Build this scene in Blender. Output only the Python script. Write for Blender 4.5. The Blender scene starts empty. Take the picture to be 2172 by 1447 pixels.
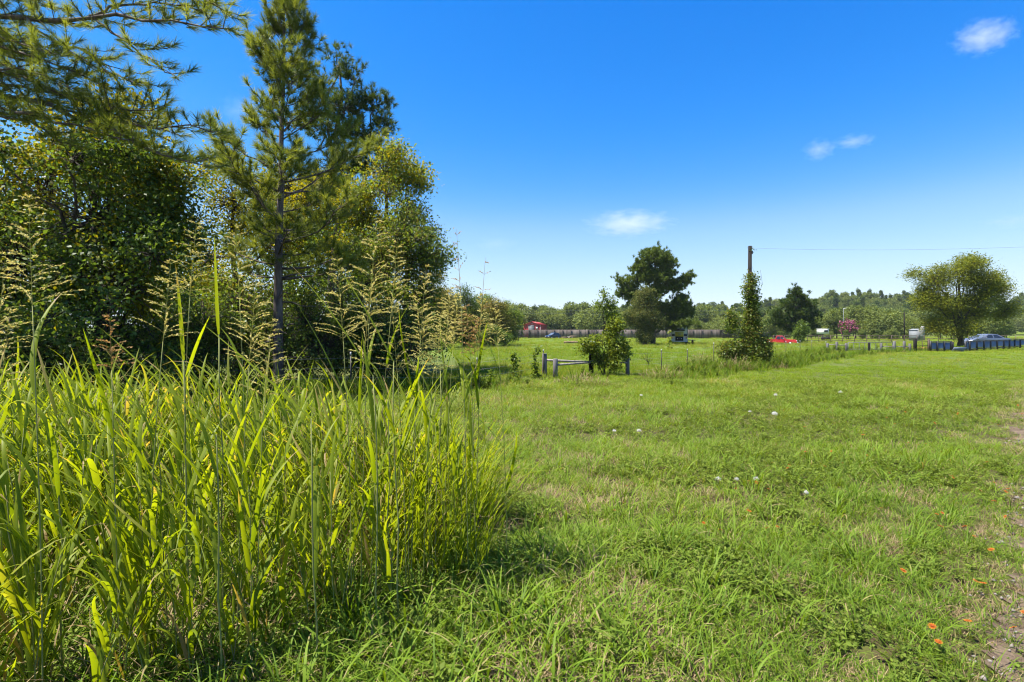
import bpy, math, random
import numpy as np
from math import radians, sin, cos, pi, atan2

# ------------------------------------------------------------------ camera, sky, sun, exposure
scene = bpy.context.scene
COL = scene.collection
CAM_H = 1.75
F = 1086.0            # focal length in photograph pixels (18 mm on 36 mm, 2172 px wide)
HY = 705.0            # horizon row of the photograph
cam_data = bpy.data.cameras.new('camera')
cam_data.lens = 18.0
cam_data.sensor_width = 36.0
cam_data.shift_y = -(723.5 - HY) / 2172.0
cam_data.clip_start = 0.05
cam_data.clip_end = 12000.0
cam = bpy.data.objects.new('camera', cam_data)
cam.location = (0, 0, CAM_H)
cam.rotation_euler = (radians(90), 0, 0)
COL.objects.link(cam)
scene.camera = cam

SUN_EL = radians(65)
SUN_AZ = atan2(-0.97, -0.12)      # direction towards the sun measured from +Y to +X
sun_vec = np.array([sin(SUN_AZ) * cos(SUN_EL), cos(SUN_AZ) * cos(SUN_EL), sin(SUN_EL)])

world = bpy.data.worlds.new('World')
scene.world = world
world.use_nodes = True
wn, wl = world.node_tree.nodes, world.node_tree.links
wn.clear()
w_out = wn.new('ShaderNodeOutputWorld')
w_bg = wn.new('ShaderNodeBackground')
w_bg.inputs['Strength'].default_value = 0.10
w_sky = wn.new('ShaderNodeTexSky')
w_sky.sky_type = 'NISHITA'
w_sky.sun_disc = False
w_sky.sun_elevation = SUN_EL
w_sky.sun_rotation = SUN_AZ
w_sky.altitude = 0
w_sky.air_density = 1.0
w_sky.dust_density = 0.15
w_sky.ozone_density = 2.5
w_hsv = wn.new('ShaderNodeHueSaturation')
w_hsv.inputs['Saturation'].default_value = 1.32
w_hsv.inputs['Value'].default_value = 1.0
wl.new(w_sky.outputs[0], w_hsv.inputs['Color'])
w_s1 = wn.new('ShaderNodeVectorMath'); w_s1.operation = 'SCALE'; w_s1.inputs['Scale'].default_value = 0.105
w_s2 = wn.new('ShaderNodeVectorMath'); w_s2.operation = 'SCALE'; w_s2.inputs['Scale'].default_value = 10.0
w_cv = wn.new('ShaderNodeRGBCurve')          # film response of the saturated blue, the same in every direction
for ci_, pts_ in enumerate([[(0, 0), (.044, .008), (.078, .030), (.16, .125), (.48, .255), (1, .31)],
                            [(0, 0), (.167, .098), (.24, .145), (.36, .232), (.64, .315), (1, .34)],
                            [(0, 0), (.38, .315), (.52, .355), (.65, .370), (1, .40)]]):
    c_ = w_cv.mapping.curves[ci_]
    c_.points[0].location = pts_[0]; c_.points[1].location = pts_[-1]
    for p_ in pts_[1:-1]: c_.points.new(*p_)
w_cv.mapping.update()
wl.new(w_hsv.outputs[0], w_s1.inputs[0]); wl.new(w_s1.outputs[0], w_cv.inputs['Color'])
wl.new(w_cv.outputs[0], w_s2.inputs[0]); wl.new(w_s2.outputs[0], w_bg.inputs['Color'])
wl.new(w_bg.outputs[0], w_out.inputs['Surface'])

sd = bpy.data.lights.new('sun', 'SUN')
sd.energy = 4.3
sd.angle = radians(0.53)
sd.color = (1.0, 0.955, 0.87)
sun = bpy.data.objects.new('sun', sd)
COL.objects.link(sun)
sun.location = (0, 0, 60)
from mathutils import Vector
sun.rotation_euler = Vector(-sun_vec).to_track_quat('-Z', 'Y').to_euler()

scene.view_settings.view_transform = 'Standard'
scene.view_settings.look = 'None'
scene.view_settings.gamma = 1.0
scene.view_settings.use_curve_mapping = False
scene.view_settings.exposure = 1.62
scene.render.engine = 'CYCLES'
cy = scene.cycles
cy.max_bounces = 9
cy.diffuse_bounces = 5
cy.glossy_bounces = 2
cy.transmission_bounces = 6
cy.transparent_max_bounces = 8
cy.volume_bounces = 1
cy.use_denoising = True
cy.filter_width = 1.15
cy.caustics_reflective = False
cy.caustics_refractive = False
scene.render.use_persistent_data = False

# ------------------------------------------------------------------ helpers
R = np.random.default_rng(11)
random.seed(5)

def W(px, py, d):
    """photograph pixel at depth d (metres along the view) -> world point"""
    return np.array([(px - 1086.0) / F * d, d, CAM_H + (HY - py) / F * d])

def gd(py):
    """depth of flat ground seen at row py"""
    return CAM_H * F / (py - HY)

def G(px, py):
    d = gd(py)
    return np.array([(px - 1086.0) / F * d, d, 0.0])

def unit(v):
    v = np.asarray(v, float)
    return v / (np.linalg.norm(v, axis=-1, keepdims=True) + 1e-9)

def _hash(ix, iy, iz, s):
    h = (ix * 374761393 + iy * 668265263 + iz * 2147483647 + s * 1274126177) & 0x7fffffff
    h = ((h ^ (h >> 13)) * 1274126177) & 0x7fffffff
    return ((h ^ (h >> 16)) & 0xffff) / 65535.0

def noise(p, freq=1.0, seed=0):
    """value noise in 0..1 for an (N,2) or (N,3) array"""
    p = np.asarray(p, float) * freq
    if p.shape[1] == 2:
        p = np.c_[p, np.zeros(len(p))]
    i = np.floor(p).astype(np.int64)
    f = p - i
    f = f * f * (3 - 2 * f)
    r = 0
    for dx in (0, 1):
        for dy in (0, 1):
            for dz in (0, 1):
                w = (f[:, 0] if dx else 1 - f[:, 0]) * (f[:, 1] if dy else 1 - f[:, 1]) * (f[:, 2] if dz else 1 - f[:, 2])
                r = r + w * _hash(i[:, 0] + dx, i[:, 1] + dy, i[:, 2] + dz, seed)
    return r

def fbm(p, freq, seed=0, octv=3):
    a, t, n = 1.0, 0.0, 0.0
    for k in range(octv):
        t = t + a * noise(p, freq * 2 ** k, seed + k * 17)
        n += a
        a *= 0.5
    return t / n

class MB:
    """collects vertices, quads and triangles, then links them as ONE mesh object"""
    def __init__(self):
        self.v, self.q, self.t, self.qm, self.tm, self.a, self.n = [], [], [], [], [], [], 0

    def add(self, V, quads=None, tris=None, tint=0.0, mat=0):
        V = np.asarray(V, float).reshape(-1, 3)
        if quads is not None and len(quads):
            q = np.asarray(quads, np.int64).reshape(-1, 4) + self.n
            self.q.append(q); self.qm.append(np.full(len(q), mat))
        if tris is not None and len(tris):
            t = np.asarray(tris, np.int64).reshape(-1, 3) + self.n
            self.t.append(t); self.tm.append(np.full(len(t), mat))
        self.v.append(V)
        self.a.append(np.broadcast_to(np.asarray(tint, float), (len(V),)))
        self.n += len(V)

    def tube(self, P, rad, s=6, tint=0.0, mat=0, cap=True):
        P = np.asarray(P, float); n = len(P)
        rad = np.broadcast_to(np.asarray(rad, float), (n,))
        T = np.gradient(P, axis=0); T = unit(T)
        up = np.array([0, 0, 1.0]) if abs(T[0, 2]) < 0.9 else np.array([1.0, 0, 0])
        U = np.zeros_like(P)
        u = unit(np.cross(T[0], up))
        for k in range(n):
            u = unit(u - T[k] * np.dot(u, T[k])); U[k] = u
        Vv = np.cross(T, U)
        ang = np.arange(s) * 2 * pi / s
        ring = P[:, None] + rad[:, None, None] * (np.cos(ang)[None, :, None] * U[:, None] + np.sin(ang)[None, :, None] * Vv[:, None])
        i = np.arange(n - 1)[:, None] * s; j = np.arange(s)[None]; j2 = (j + 1) % s
        q = np.stack([i + j, i + j2, i + s + j2, i + s + j], -1).reshape(-1, 4)
        V = ring.reshape(-1, 3)
        tr = []
        if cap and s >= 3:
            V = np.vstack([V, P[:1], P[-1:]])
            a0, a1 = n * s, n * s + 1
            for k in range(s):
                tr.append((a0, (k + 1) % s, k)); tr.append((a1, (n - 1) * s + k, (n - 1) * s + (k + 1) % s))
        self.add(V, q, tr, tint, mat)

    def box(self, c, size, rz=0.0, mat=0, tint=0.0, M=None, taper=1.0):
        sx, sy, sz = [k / 2 for k in size]
        V = np.array([(-sx, -sy, -sz), (sx, -sy, -sz), (sx, sy, -sz), (-sx, sy, -sz),
                      (-sx * taper, -sy * taper, sz), (sx * taper, -sy * taper, sz), (sx * taper, sy * taper, sz), (-sx * taper, sy * taper, sz)])
        if M is not None:
            V = V @ np.asarray(M).T
        if rz:
            ca, sa = cos(rz), sin(rz)
            V = V @ np.array([[ca, sa, 0], [-sa, ca, 0], [0, 0, 1]])
        V = V + np.asarray(c, float)
        self.add(V, [(3, 2, 1, 0), (4, 5, 6, 7), (0, 1, 5, 4), (1, 2, 6, 5), (2, 3, 7, 6), (3, 0, 4, 7)], None, tint, mat)

    def bar(self, a, b, w, h=None, mat=0, tint=0.0):
        """rectangular bar between two points"""
        a, b = np.asarray(a, float), np.asarray(b, float)
        h = w if h is None else h
        t = unit(b - a)
        up = np.array([0, 0, 1.0]) if abs(t[2]) < 0.95 else np.array([0, 1.0, 0])
        s = unit(np.cross(t, up)); u = np.cross(s, t)
        V = [p + s * x * w / 2 + u * y * h / 2 for p in (a, b) for x, y in ((-1, -1), (1, -1), (1, 1), (-1, 1))]
        self.add(V, [(0, 1, 2, 3), (7, 6, 5, 4), (0, 4, 5, 1), (1, 5, 6, 2), (2, 6, 7, 3), (3, 7, 4, 0)], None, tint, mat)

    def prism(self, prof, ws, mat=0, tint=0.0):
        """side profile [(x, z)...] given half widths ws per point, extruded along y"""
        n = len(prof)
        V = [(x, -w, z) for (x, z), w in zip(prof, ws)] + [(x, w, z) for (x, z), w in zip(prof, ws)]
        q = [(k, (k + 1) % n, n + (k + 1) % n, n + k) for k in range(n)]
        self.add(V, q, None, tint, mat)
        # caps by fan from centre
        c = np.mean(np.array(prof), 0); wm = float(np.mean(ws))
        V2 = [(x, -w, z) for (x, z), w in zip(prof, ws)] + [(c[0], -wm, c[1])]
        self.add(V2, None, [(k, n, (k + 1) % n) for k in range(n)], tint, mat)
        V3 = [(x, w, z) for (x, z), w in zip(prof, ws)] + [(c[0], wm, c[1])]
        self.add(V3, None, [((k + 1) % n, n, k) for k in range(n)], tint, mat)

    def mesh(self, name, mats, smooth=False):
        me = bpy.data.meshes.new(name)
        V = np.vstack(self.v) if self.v else np.zeros((0, 3))
        Q = np.vstack(self.q) if self.q else np.zeros((0, 4), np.int64)
        T = np.vstack(self.t) if self.t else np.zeros((0, 3), np.int64)
        me.vertices.add(len(V)); me.vertices.foreach_set('co', V.astype(np.float32).ravel())
        nl = Q.size + T.size
        me.loops.add(nl)
        me.loops.foreach_set('vertex_index', np.concatenate([Q.ravel(), T.ravel()]).astype(np.int32))
        me.polygons.add(len(Q) + len(T))
        ls = np.concatenate([np.arange(len(Q)) * 4, Q.size + np.arange(len(T)) * 3]).astype(np.int32)
        me.polygons.foreach_set('loop_start', ls)
        mi = np.concatenate(self.qm + self.tm) if (self.qm or self.tm) else np.zeros(0)
        me.polygons.foreach_set('material_index', mi.astype(np.int32))
        if smooth:
            me.polygons.foreach_set('use_smooth', np.ones(len(Q) + len(T), bool))
        at = me.attributes.new('tint', 'FLOAT', 'POINT')
        at.data.foreach_set('value', np.concatenate(self.a).astype(np.float32))
        for m in (mats if isinstance(mats, (list, tuple)) else [mats]):
            me.materials.append(m)
        me.update(calc_edges=True)
        return me

    def build(self, name, mats, parent=None, smooth=False, loc=None, kind=None):
        o = bpy.data.objects.new(name, self.mesh(name, mats, smooth))
        COL.objects.link(o)
        if parent is not None:
            o.parent = parent
        if loc is not None:
            o.location = loc
        if kind:
            o['kind'] = kind
        return o

def tag(o, label=None, cat=None, group=None, kind=None):
    if label: o['label'] = label
    if cat: o['category'] = cat
    if group: o['group'] = group
    if kind: o['kind'] = kind
    return o

def thing(name, label, cat, loc=(0, 0, 0), group=None, rz=0.0, scale=1.0):
    o = bpy.data.objects.new(name, None)
    COL.objects.link(o)
    o.empty_display_size = 0.2
    o.location = tuple(loc); o.rotation_euler = (0, 0, rz); o.scale = (scale,) * 3
    return tag(o, label, cat, group)

def copy_tree(o, parent=None):
    c = o.copy(); COL.objects.link(c)
    if parent is not None: c.parent = parent
    for ch in list(o.children): copy_tree(ch, c)
    return c

# ------------------------------------------------------------------ materials
def new_mat(name):
    m = bpy.data.materials.new(name); m.use_nodes = True
    m.node_tree.nodes.clear()
    return m, m.node_tree.nodes, m.node_tree.links

def leaf_mat(name, ca, cb, trans=0.38, tcol=(1.25, 1.15, 0.45), rough=0.5, spec=0.35, dry=None, dry_at=0.82, inst=True, cc=None):
    """leaf: colour runs from ca to cb with the per-leaf tint (and the per-clump tint of a scattered clump); light passes through"""
    m, n, l = new_mat(name)
    out = n.new('ShaderNodeOutputMaterial')
    at = n.new('ShaderNodeAttribute'); at.attribute_name = 'tint'
    fac = at.outputs['Fac']
    if inst:
        ai = n.new('ShaderNodeAttribute'); ai.attribute_type = 'INSTANCER'; ai.attribute_name = 'itint'
        ad = n.new('ShaderNodeMath'); ad.operation = 'ADD'
        l.new(at.outputs['Fac'], ad.inputs[0]); l.new(ai.outputs['Fac'], ad.inputs[1])
        fac = ad.outputs[0]
    cr = n.new('ShaderNodeValToRGB')
    e = cr.color_ramp.elements
    e[0].position = 0.0; e[0].color = (*ca, 1)
    e[1].position = 0.75 if dry else 1.0; e[1].color = (*cb, 1)
    if cc:
        x = e.new(0.4); x.color = (*cc, 1)
    if dry:
        x = e.new(dry_at + 0.1); x.color = (*dry, 1)
    l.new(fac, cr.inputs[0])
    p = n.new('ShaderNodeBsdfPrincipled')
    p.inputs['Roughness'].default_value = rough
    p.inputs['Specular IOR Level'].default_value = spec
    l.new(cr.outputs[0], p.inputs['Base Color'])
    tr = n.new('ShaderNodeBsdfTranslucent')
    mul = n.new('ShaderNodeMix'); mul.data_type = 'RGBA'; mul.blend_type = 'MULTIPLY'; mul.inputs[0].default_value = 1.0
    l.new(cr.outputs[0], mul.inputs[6]); mul.inputs[7].default_value = (*tcol, 1)
    l.new(mul.outputs[2], tr.inputs['Color'])
    mx = n.new('ShaderNodeMixShader'); mx.inputs[0].default_value = trans
    l.new(p.outputs[0], mx.inputs[1]); l.new(tr.outputs[0], mx.inputs[2])
    l.new(mx.outputs[0], out.inputs['Surface'])
    return m

def plain_mat(name, col, rough=0.7, spec=0.3, metal=0.0, var=0.25, scale=6.0, col2=None, bump=0.0, bscale=40.0, stretch=None):
    m, n, l = new_mat(name)
    out = n.new('ShaderNodeOutputMaterial')
    p = n.new('ShaderNodeBsdfPrincipled')
    p.inputs['Roughness'].default_value = rough
    p.inputs['Metallic'].default_value = metal
    p.inputs['Specular IOR Level'].default_value = spec
    tc = n.new('ShaderNodeTexCoord')
    src = tc.outputs['Object']
    if stretch:
        mp = n.new('ShaderNodeMapping'); mp.inputs['Scale'].default_value = stretch
        l.new(src, mp.inputs[0]); src = mp.outputs[0]
    nz = n.new('ShaderNodeTexNoise'); nz.inputs['Scale'].default_value = scale; nz.inputs['Detail'].default_value = 5
    l.new(src, nz.inputs['Vector'])
    cr = n.new('ShaderNodeValToRGB')
    c2 = col2 if col2 else tuple(c * (1 - var) for c in col)
    cr.color_ramp.elements[0].position = 0.32; cr.color_ramp.elements[0].color = (*c2, 1)
    cr.color_ramp.elements[1].position = 0.68; cr.color_ramp.elements[1].color = (*col, 1)
    l.new(nz.outputs['Fac'], cr.inputs[0]); l.new(cr.outputs[0], p.inputs['Base Color'])
    if bump:
        nb = n.new('ShaderNodeTexNoise'); nb.inputs['Scale'].default_value = bscale; nb.inputs['Detail'].default_value = 6
        l.new(src, nb.inputs['Vector'])
        bp = n.new('ShaderNodeBump'); bp.inputs['Strength'].default_value = bump; bp.inputs['Distance'].default_value = 0.02
        l.new(nb.outputs['Fac'], bp.inputs['Height']); l.new(bp.outputs[0], p.inputs['Normal'])
    l.new(p.outputs[0], out.inputs['Surface'])
    return m

M = {}
M['johnson'] = leaf_mat('tall_grass_leaf', (0.110, 0.175, 0.010), (0.275, 0.330, 0.018), trans=0.58, tcol=(1.42, 1.30, 0.28), rough=0.5, spec=0.25, dry=(0.40, 0.29, 0.12))
M['johnson_stem'] = leaf_mat('tall_grass_stem', (0.21, 0.23, 0.07), (0.32, 0.32, 0.12), trans=0.1, rough=0.7, spec=0.08, dry=(0.30, 0.20, 0.12))
M['panicle'] = leaf_mat('seed_panicle', (0.36, 0.35, 0.09), (0.72, 0.60, 0.26), trans=0.38, tcol=(1.15, 1.0, 0.7), rough=0.7, spec=0.1, cc=(0.52, 0.50, 0.15))
M['panicle_dark'] = leaf_mat('seed_panicle_rust', (0.28, 0.18, 0.06), (0.56, 0.37, 0.16), trans=0.35, tcol=(1.2, 1.0, 0.7), rough=0.7, spec=0.1)
M['lawn'] = leaf_mat('lawn_blade', (0.062, 0.126, 0.011), (0.190, 0.282, 0.023), trans=0.42, tcol=(1.35, 1.2, 0.30), rough=0.55, spec=0.15, dry=(0.34, 0.27, 0.13))
M['field'] = leaf_mat('field_blade', (0.072, 0.142, 0.007), (0.200, 0.290, 0.016), trans=0.45, tcol=(1.35, 1.2, 0.30), rough=0.6, spec=0.12, dry=(0.30, 0.23, 0.10))
M['weed'] = leaf_mat('weed_leaf', (0.090, 0.140, 0.016), (0.202, 0.258, 0.039), trans=0.38, rough=0.6, spec=0.12)
M['straw'] = leaf_mat('dry_straw', (0.20, 0.13, 0.07), (0.40, 0.31, 0.17), trans=0.2, tcol=(1, 1, .9), rough=0.8, spec=0.1)
M['pine'] = leaf_mat('pine_needle', (0.085, 0.130, 0.024), (0.340, 0.370, 0.060), trans=0.42, tcol=(1.3, 1.2, 0.5), rough=0.5, spec=0.25)
M['pine_far'] = leaf_mat('pine_needle_dark', (0.030, 0.065, 0.016), (0.120, 0.165, 0.026), trans=0.38, rough=0.55, spec=0.2)
M['leaf_yellow'] = leaf_mat('yellow_green_leaf', (0.094, 0.127, 0.011), (0.319, 0.297, 0.020), trans=0.54, tcol=(1.45, 1.2, 0.3), rough=0.55, spec=0.15)
M['leaf_dark'] = leaf_mat('dark_vine_leaf', (0.050, 0.092, 0.016), (0.185, 0.270, 0.042), trans=0.5, rough=0.45, spec=0.3)
M['leaf_oak'] = leaf_mat('oak_leaf', (0.070, 0.120, 0.018), (0.220, 0.290, 0.040), trans=0.52, rough=0.45, spec=0.3)
M['leaf_olive'] = leaf_mat('olive_brown_leaf', (0.084, 0.103, 0.022), (0.276, 0.246, 0.058), trans=0.48, tcol=(1.3, 1.1, 0.5), rough=0.55, spec=0.18)
M['leaf_willow'] = leaf_mat('narrow_tree_leaf', (0.075, 0.112, 0.016), (0.270, 0.305, 0.036), trans=0.5, tcol=(1.35, 1.15, 0.4), rough=0.5, spec=0.2)
M['leaf_bright'] = leaf_mat('bright_shrub_leaf', (0.085, 0.140, 0.014), (0.270, 0.300, 0.030), trans=0.45, tcol=(1.4, 1.2, 0.4), rough=0.5, spec=0.2)
M['leaf_far'] = leaf_mat('haze_tinted_leaf', (0.070, 0.110, 0.031), (0.210, 0.246, 0.066), trans=0.42, rough=0.7, spec=0.1)  # paler and slightly bluer, distance haze put into the leaf colour
M['leaf_cedar'] = leaf_mat('cedar_spray', (0.065, 0.088, 0.024), (0.225, 0.225, 0.068), trans=0.42, tcol=(1.2, 1.05, 0.6), rough=0.6, spec=0.1)
M['leaf_pink'] = leaf_mat('pink_blossom', (0.28, 0.05, 0.12), (0.42, 0.12, 0.22), trans=0.3, tcol=(1, 1, 1), rough=0.6, spec=0.1)
M['bark_pine'] = plain_mat('pine_bark', (0.190, 0.155, 0.140), 0.9, 0.1, col2=(0.060, 0.048, 0.044), scale=9, bump=0.9, bscale=14, stretch=(1, 1, 0.25))
M['bark'] = plain_mat('bark', (0.095, 0.078, 0.062), 0.9, 0.1, col2=(0.035, 0.028, 0.022), scale=8, bump=0.8, bscale=18, stretch=(1, 1, 0.3))
M['post_wood'] = plain_mat('weathered_post_wood', (0.19, 0.18, 0.18), 0.85, 0.15, col2=(0.085, 0.075, 0.072), scale=7, bump=0.6, bscale=30, stretch=(1, 1, 0.15))
M['rail_wood'] = plain_mat('bleached_rail_wood', (0.33, 0.30, 0.26), 0.85, 0.15, col2=(0.17, 0.15, 0.125), scale=9, bump=0.4, bscale=30)
M['dark_wood'] = plain_mat('dark_creosote_wood', (0.022, 0.018, 0.016), 0.85, 0.15, col2=(0.010, 0.008, 0.008), scale=7, bump=0.6, bscale=30, stretch=(1, 1, 0.15))
M['fence_wood'] = plain_mat('grey_fence_board', (0.150, 0.122, 0.106), 0.9, 0.1, col2=(0.090, 0.072, 0.064), scale=0.8, stretch=(3, 3, 0.5))
M['pipe'] = plain_mat('rusty_pipe', (0.14, 0.095, 0.075), 0.75, 0.3, col2=(0.06, 0.042, 0.034), scale=3)
M['steel_post'] = plain_mat('dark_green_steel', (0.035, 0.042, 0.034), 0.6, 0.4, col2=(0.05, 0.028, 0.018), scale=10)
M['white_tip'] = plain_mat('white_post_paint', (0.42, 0.42, 0.40), 0.7, 0.2, var=0.2)
M['wire'] = plain_mat('galvanised_wire', (0.30, 0.30, 0.30), 0.5, 0.5, 0.6, var=0.3)
M['cable'] = plain_mat('power_cable', (0.22, 0.24, 0.27), 0.6, 0.3)
M['gate_metal'] = plain_mat('pale_gate_tube', (0.24, 0.23, 0.21), 0.6, 0.3, 0.0, var=0.3)
M['black_frame'] = plain_mat('black_frame_paint', (0.020, 0.019, 0.020), 0.55, 0.4)
M['tin'] = plain_mat('blue_grey_tin', (0.20, 0.23, 0.31), 0.6, 0.3, 0.0, col2=(0.10, 0.12, 0.19), scale=1.6)
M['clay'] = plain_mat('orange_clay', (0.42, 0.19, 0.065), 0.95, 0.05, col2=(0.28, 0.14, 0.06), scale=3)
M['barn_red'] = plain_mat('red_barn_metal', (0.42, 0.035, 0.040), 0.45, 0.4, var=0.15, scale=0.6)
M['barn_trim'] = plain_mat('pale_barn_trim', (0.62, 0.45, 0.42), 0.6, 0.3, var=0.1)
M['grey_door'] = plain_mat('grey_roller_door', (0.10, 0.105, 0.11), 0.6, 0.3, var=0.12)
M['white_paint'] = plain_mat('white_paint', (0.76, 0.75, 0.72), 0.5, 0.4, var=0.1, scale=1.5)
M['coach_white'] = plain_mat('aged_white_coach_paint', (0.62, 0.60, 0.54), 0.4, 0.5, var=0.18, scale=1.2)
M['yellow_panel'] = plain_mat('faded_yellow_panel', (0.56, 0.44, 0.035), 0.5, 0.4, col2=(0.40, 0.32, 0.06), scale=2.2)
M['faded_print'] = plain_mat('faded_grey_print', (0.30, 0.31, 0.20), 0.6, 0.3, var=0.3, scale=14)
M['black_rubber'] = plain_mat('black_rubber', (0.018, 0.018, 0.018), 0.8, 0.2)
M['glass_dark'] = plain_mat('dark_window_glass', (0.020, 0.024, 0.030), 0.06, 0.7, var=0.05)
M['glass_pale'] = plain_mat('sky_lit_glass', (0.10, 0.12, 0.14), 0.05, 0.9, var=0.05)
M['red_paint'] = plain_mat('red_truck_paint', (0.46, 0.018, 0.022), 0.25, 0.5, var=0.12, scale=2)
M['navy_paint'] = plain_mat('dark_navy_car_paint', (0.020, 0.026, 0.060), 0.15, 0.6, var=0.1)
M['silver_paint'] = plain_mat('silver_car_paint', (0.17, 0.19, 0.25), 0.3, 0.5, 0.3, var=0.08)
M['chrome'] = plain_mat('chrome', (0.62, 0.63, 0.65), 0.2, 0.5, 0.9, var=0.08)
M['lamp_red'] = plain_mat('red_lens', (0.45, 0.02, 0.015), 0.25, 0.5, var=0.1)
M['lamp_clear'] = plain_mat('clear_lens', (0.62, 0.62, 0.60), 0.15, 0.6, var=0.05)
M['marker_red'] = plain_mat('red_marker_plastic', (0.58, 0.03, 0.02), 0.4, 0.4, var=0.1)
M['shed_grey'] = plain_mat('grey_shed_metal', (0.20, 0.21, 0.22), 0.7, 0.2, var=0.2)
M['fluff'] = leaf_mat('white_seed_fluff', (0.66, 0.64, 0.58), (0.85, 0.83, 0.78), trans=0.4, tcol=(1, 1, 1), rough=0.9, spec=0.05)
M['petal'] = leaf_mat('orange_petal', (0.28, 0.030, 0.010), (0.50, 0.22, 0.020), trans=0.3, tcol=(1, .9, .6), rough=0.6, spec=0.1)
M['disc'] = plain_mat('russet_flower_disc', (0.20, 0.035, 0.012), 0.9, 0.1, col2=(0.30, 0.11, 0.02), scale=60)
M['log'] = plain_mat('cut_log_bark', (0.24, 0.165, 0.105), 0.9, 0.1, col2=(0.10, 0.07, 0.05), scale=5, bump=0.6)

_m = M['fence_wood']; _n, _l = _m.node_tree.nodes, _m.node_tree.links
_p = [x for x in _n if x.type == 'BSDF_PRINCIPLED'][0]; _src = _p.inputs['Base Color'].links[0].from_socket
_oi = _n.new('ShaderNodeObjectInfo'); _mr = _n.new('ShaderNodeMapRange'); _mr.inputs[3].default_value = .62; _mr.inputs[4].default_value = 1.25
_at = _n.new('ShaderNodeAttribute'); _at.attribute_name = 'tint'; _ma = _n.new('ShaderNodeMath'); _ma.operation = 'MULTIPLY_ADD'; _ma.inputs[1].default_value = .7; _ma.inputs[2].default_value = .65
_l.new(_oi.outputs['Random'], _mr.inputs[0]); _l.new(_at.outputs['Fac'], _ma.inputs[0])
_mu = _n.new('ShaderNodeMath'); _mu.operation = 'MULTIPLY'; _l.new(_mr.outputs[0], _mu.inputs[0]); _l.new(_ma.outputs[0], _mu.inputs[1])
_vm = _n.new('ShaderNodeVectorMath'); _vm.operation = 'SCALE'; _l.new(_src, _vm.inputs[0]); _l.new(_mu.outputs[0], _vm.inputs['Scale']); _l.new(_vm.outputs[0], _p.inputs['Base Color'])
# ------------------------------------------------------------------ plant generators
def leaf_quads(mb, C, D, N, L, Wd, tint, mat=0, fold=0.12):
    C, D = np.asarray(C), unit(D)
    S = unit(np.cross(D, N)); Nn = np.cross(S, D)
    L = np.broadcast_to(L, (len(C),))[:, None]; Wd = np.broadcast_to(Wd, (len(C),))[:, None]
    mid = C + D * L * 0.42 + Nn * L * fold
    V = np.stack([C, mid + S * Wd / 2, C + D * L, mid - S * Wd / 2], 1).reshape(-1, 3)
    q = np.arange(len(C))[:, None] * 4 + np.arange(4)[None]
    mb.add(V, q, None, np.repeat(np.broadcast_to(tint, (len(C),)), 4), mat)

def blades(mb, base, az, L, Wd, tilt0, bend, seg=5, tint=0.5, mat=0, fold=0.18, twist=0.0, power=1.5, fat=0.25):
    """curved grass blades: tilt is the angle from vertical, growing by `bend` towards the tip"""
    base = np.asarray(base, float); n = len(base)
    bc = lambda x: np.broadcast_to(np.asarray(x, float), (n,))
    az, L, Wd, tilt0, bend, tint, twist = map(bc, (az, L, Wd, tilt0, bend, tint, twist))
    P = base.copy(); rows = []
    for k in range(seg + 1):
        t = k / seg
        th = tilt0 + bend * t ** power
        a = az + twist * t
        d = np.stack([np.sin(th) * np.cos(a), np.sin(th) * np.sin(a), np.cos(th)], 1)
        if k:
            P = P + d * (L / seg)[:, None]
        s = np.stack([-np.sin(a), np.cos(a), np.zeros(n)], 1)
        nn = np.cross(s, d)
        w = Wd * min(1.0, fat + t / 0.28) * (1 - t ** 2.6) * 0.5 + 1e-4
        if fold:
            rows.append(np.stack([P + s * w[:, None] - nn * (w * fold * 2)[:, None] * -1, P, P - s * w[:, None] - nn * (w * fold * 2)[:, None] * -1], 1))
        else:
            rows.append(np.stack([P + s * w[:, None], P - s * w[:, None]], 1))
    A = np.stack(rows, 1)                       # n, seg+1, c, 3
    c = A.shape[2]
    V = A.reshape(-1, 3)
    o = np.arange(n)[:, None, None] * (seg + 1) * c + np.arange(seg)[None, :, None] * c + np.arange(c - 1)[None, None, :]
    q = np.stack([o, o + 1, o + 1 + c, o + c], -1).reshape(-1, 4)
    ts = np.linspace(0, 1, seg + 1)[None, :]
    dt = (np.abs(np.sin(az * 91.7 + L * 53.1)) > .82)[:, None] * .55 * np.clip((ts - .72) / .28, 0, 1)
    tt = np.repeat((tint[:, None] + .14 * (ts - .4) + dt).ravel(), c)
    mb.add(V, q, None, tt, mat)

def rdir(n, rng):
    return unit(rng.normal(size=(n, 3)))

def crown_points(lobes, n, rng, gap=0.42, gfreq=0.9, shell=2.2, seed=0, wexp=2 / 3):
    """cluster points in a set of ellipsoids (cx,cy,cz,rx,ry,rz), with gaps"""
    lobes = np.asarray(lobes, float)
    w = (lobes[:, 3] * lobes[:, 4] * lobes[:, 5]) ** wexp; w /= w.sum()
    k = rng.choice(len(lobes), size=int(n * 1.9), p=w)
    d = rdir(len(k), rng)
    r = (rng.uniform(0.12, 1.0, len(k))) ** (1 / shell)
    P = lobes[k, :3] + d * lobes[k, 3:] * r[:, None] * rng.uniform(0.85, 1.12, len(k))[:, None]
    g = noise(P, gfreq, seed)
    keep = g > gap - rng.uniform(0, 0.12, len(k))
    P, k, d = P[keep][:n], k[keep][:n], d[keep][:n]
    return P, k, d

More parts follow.
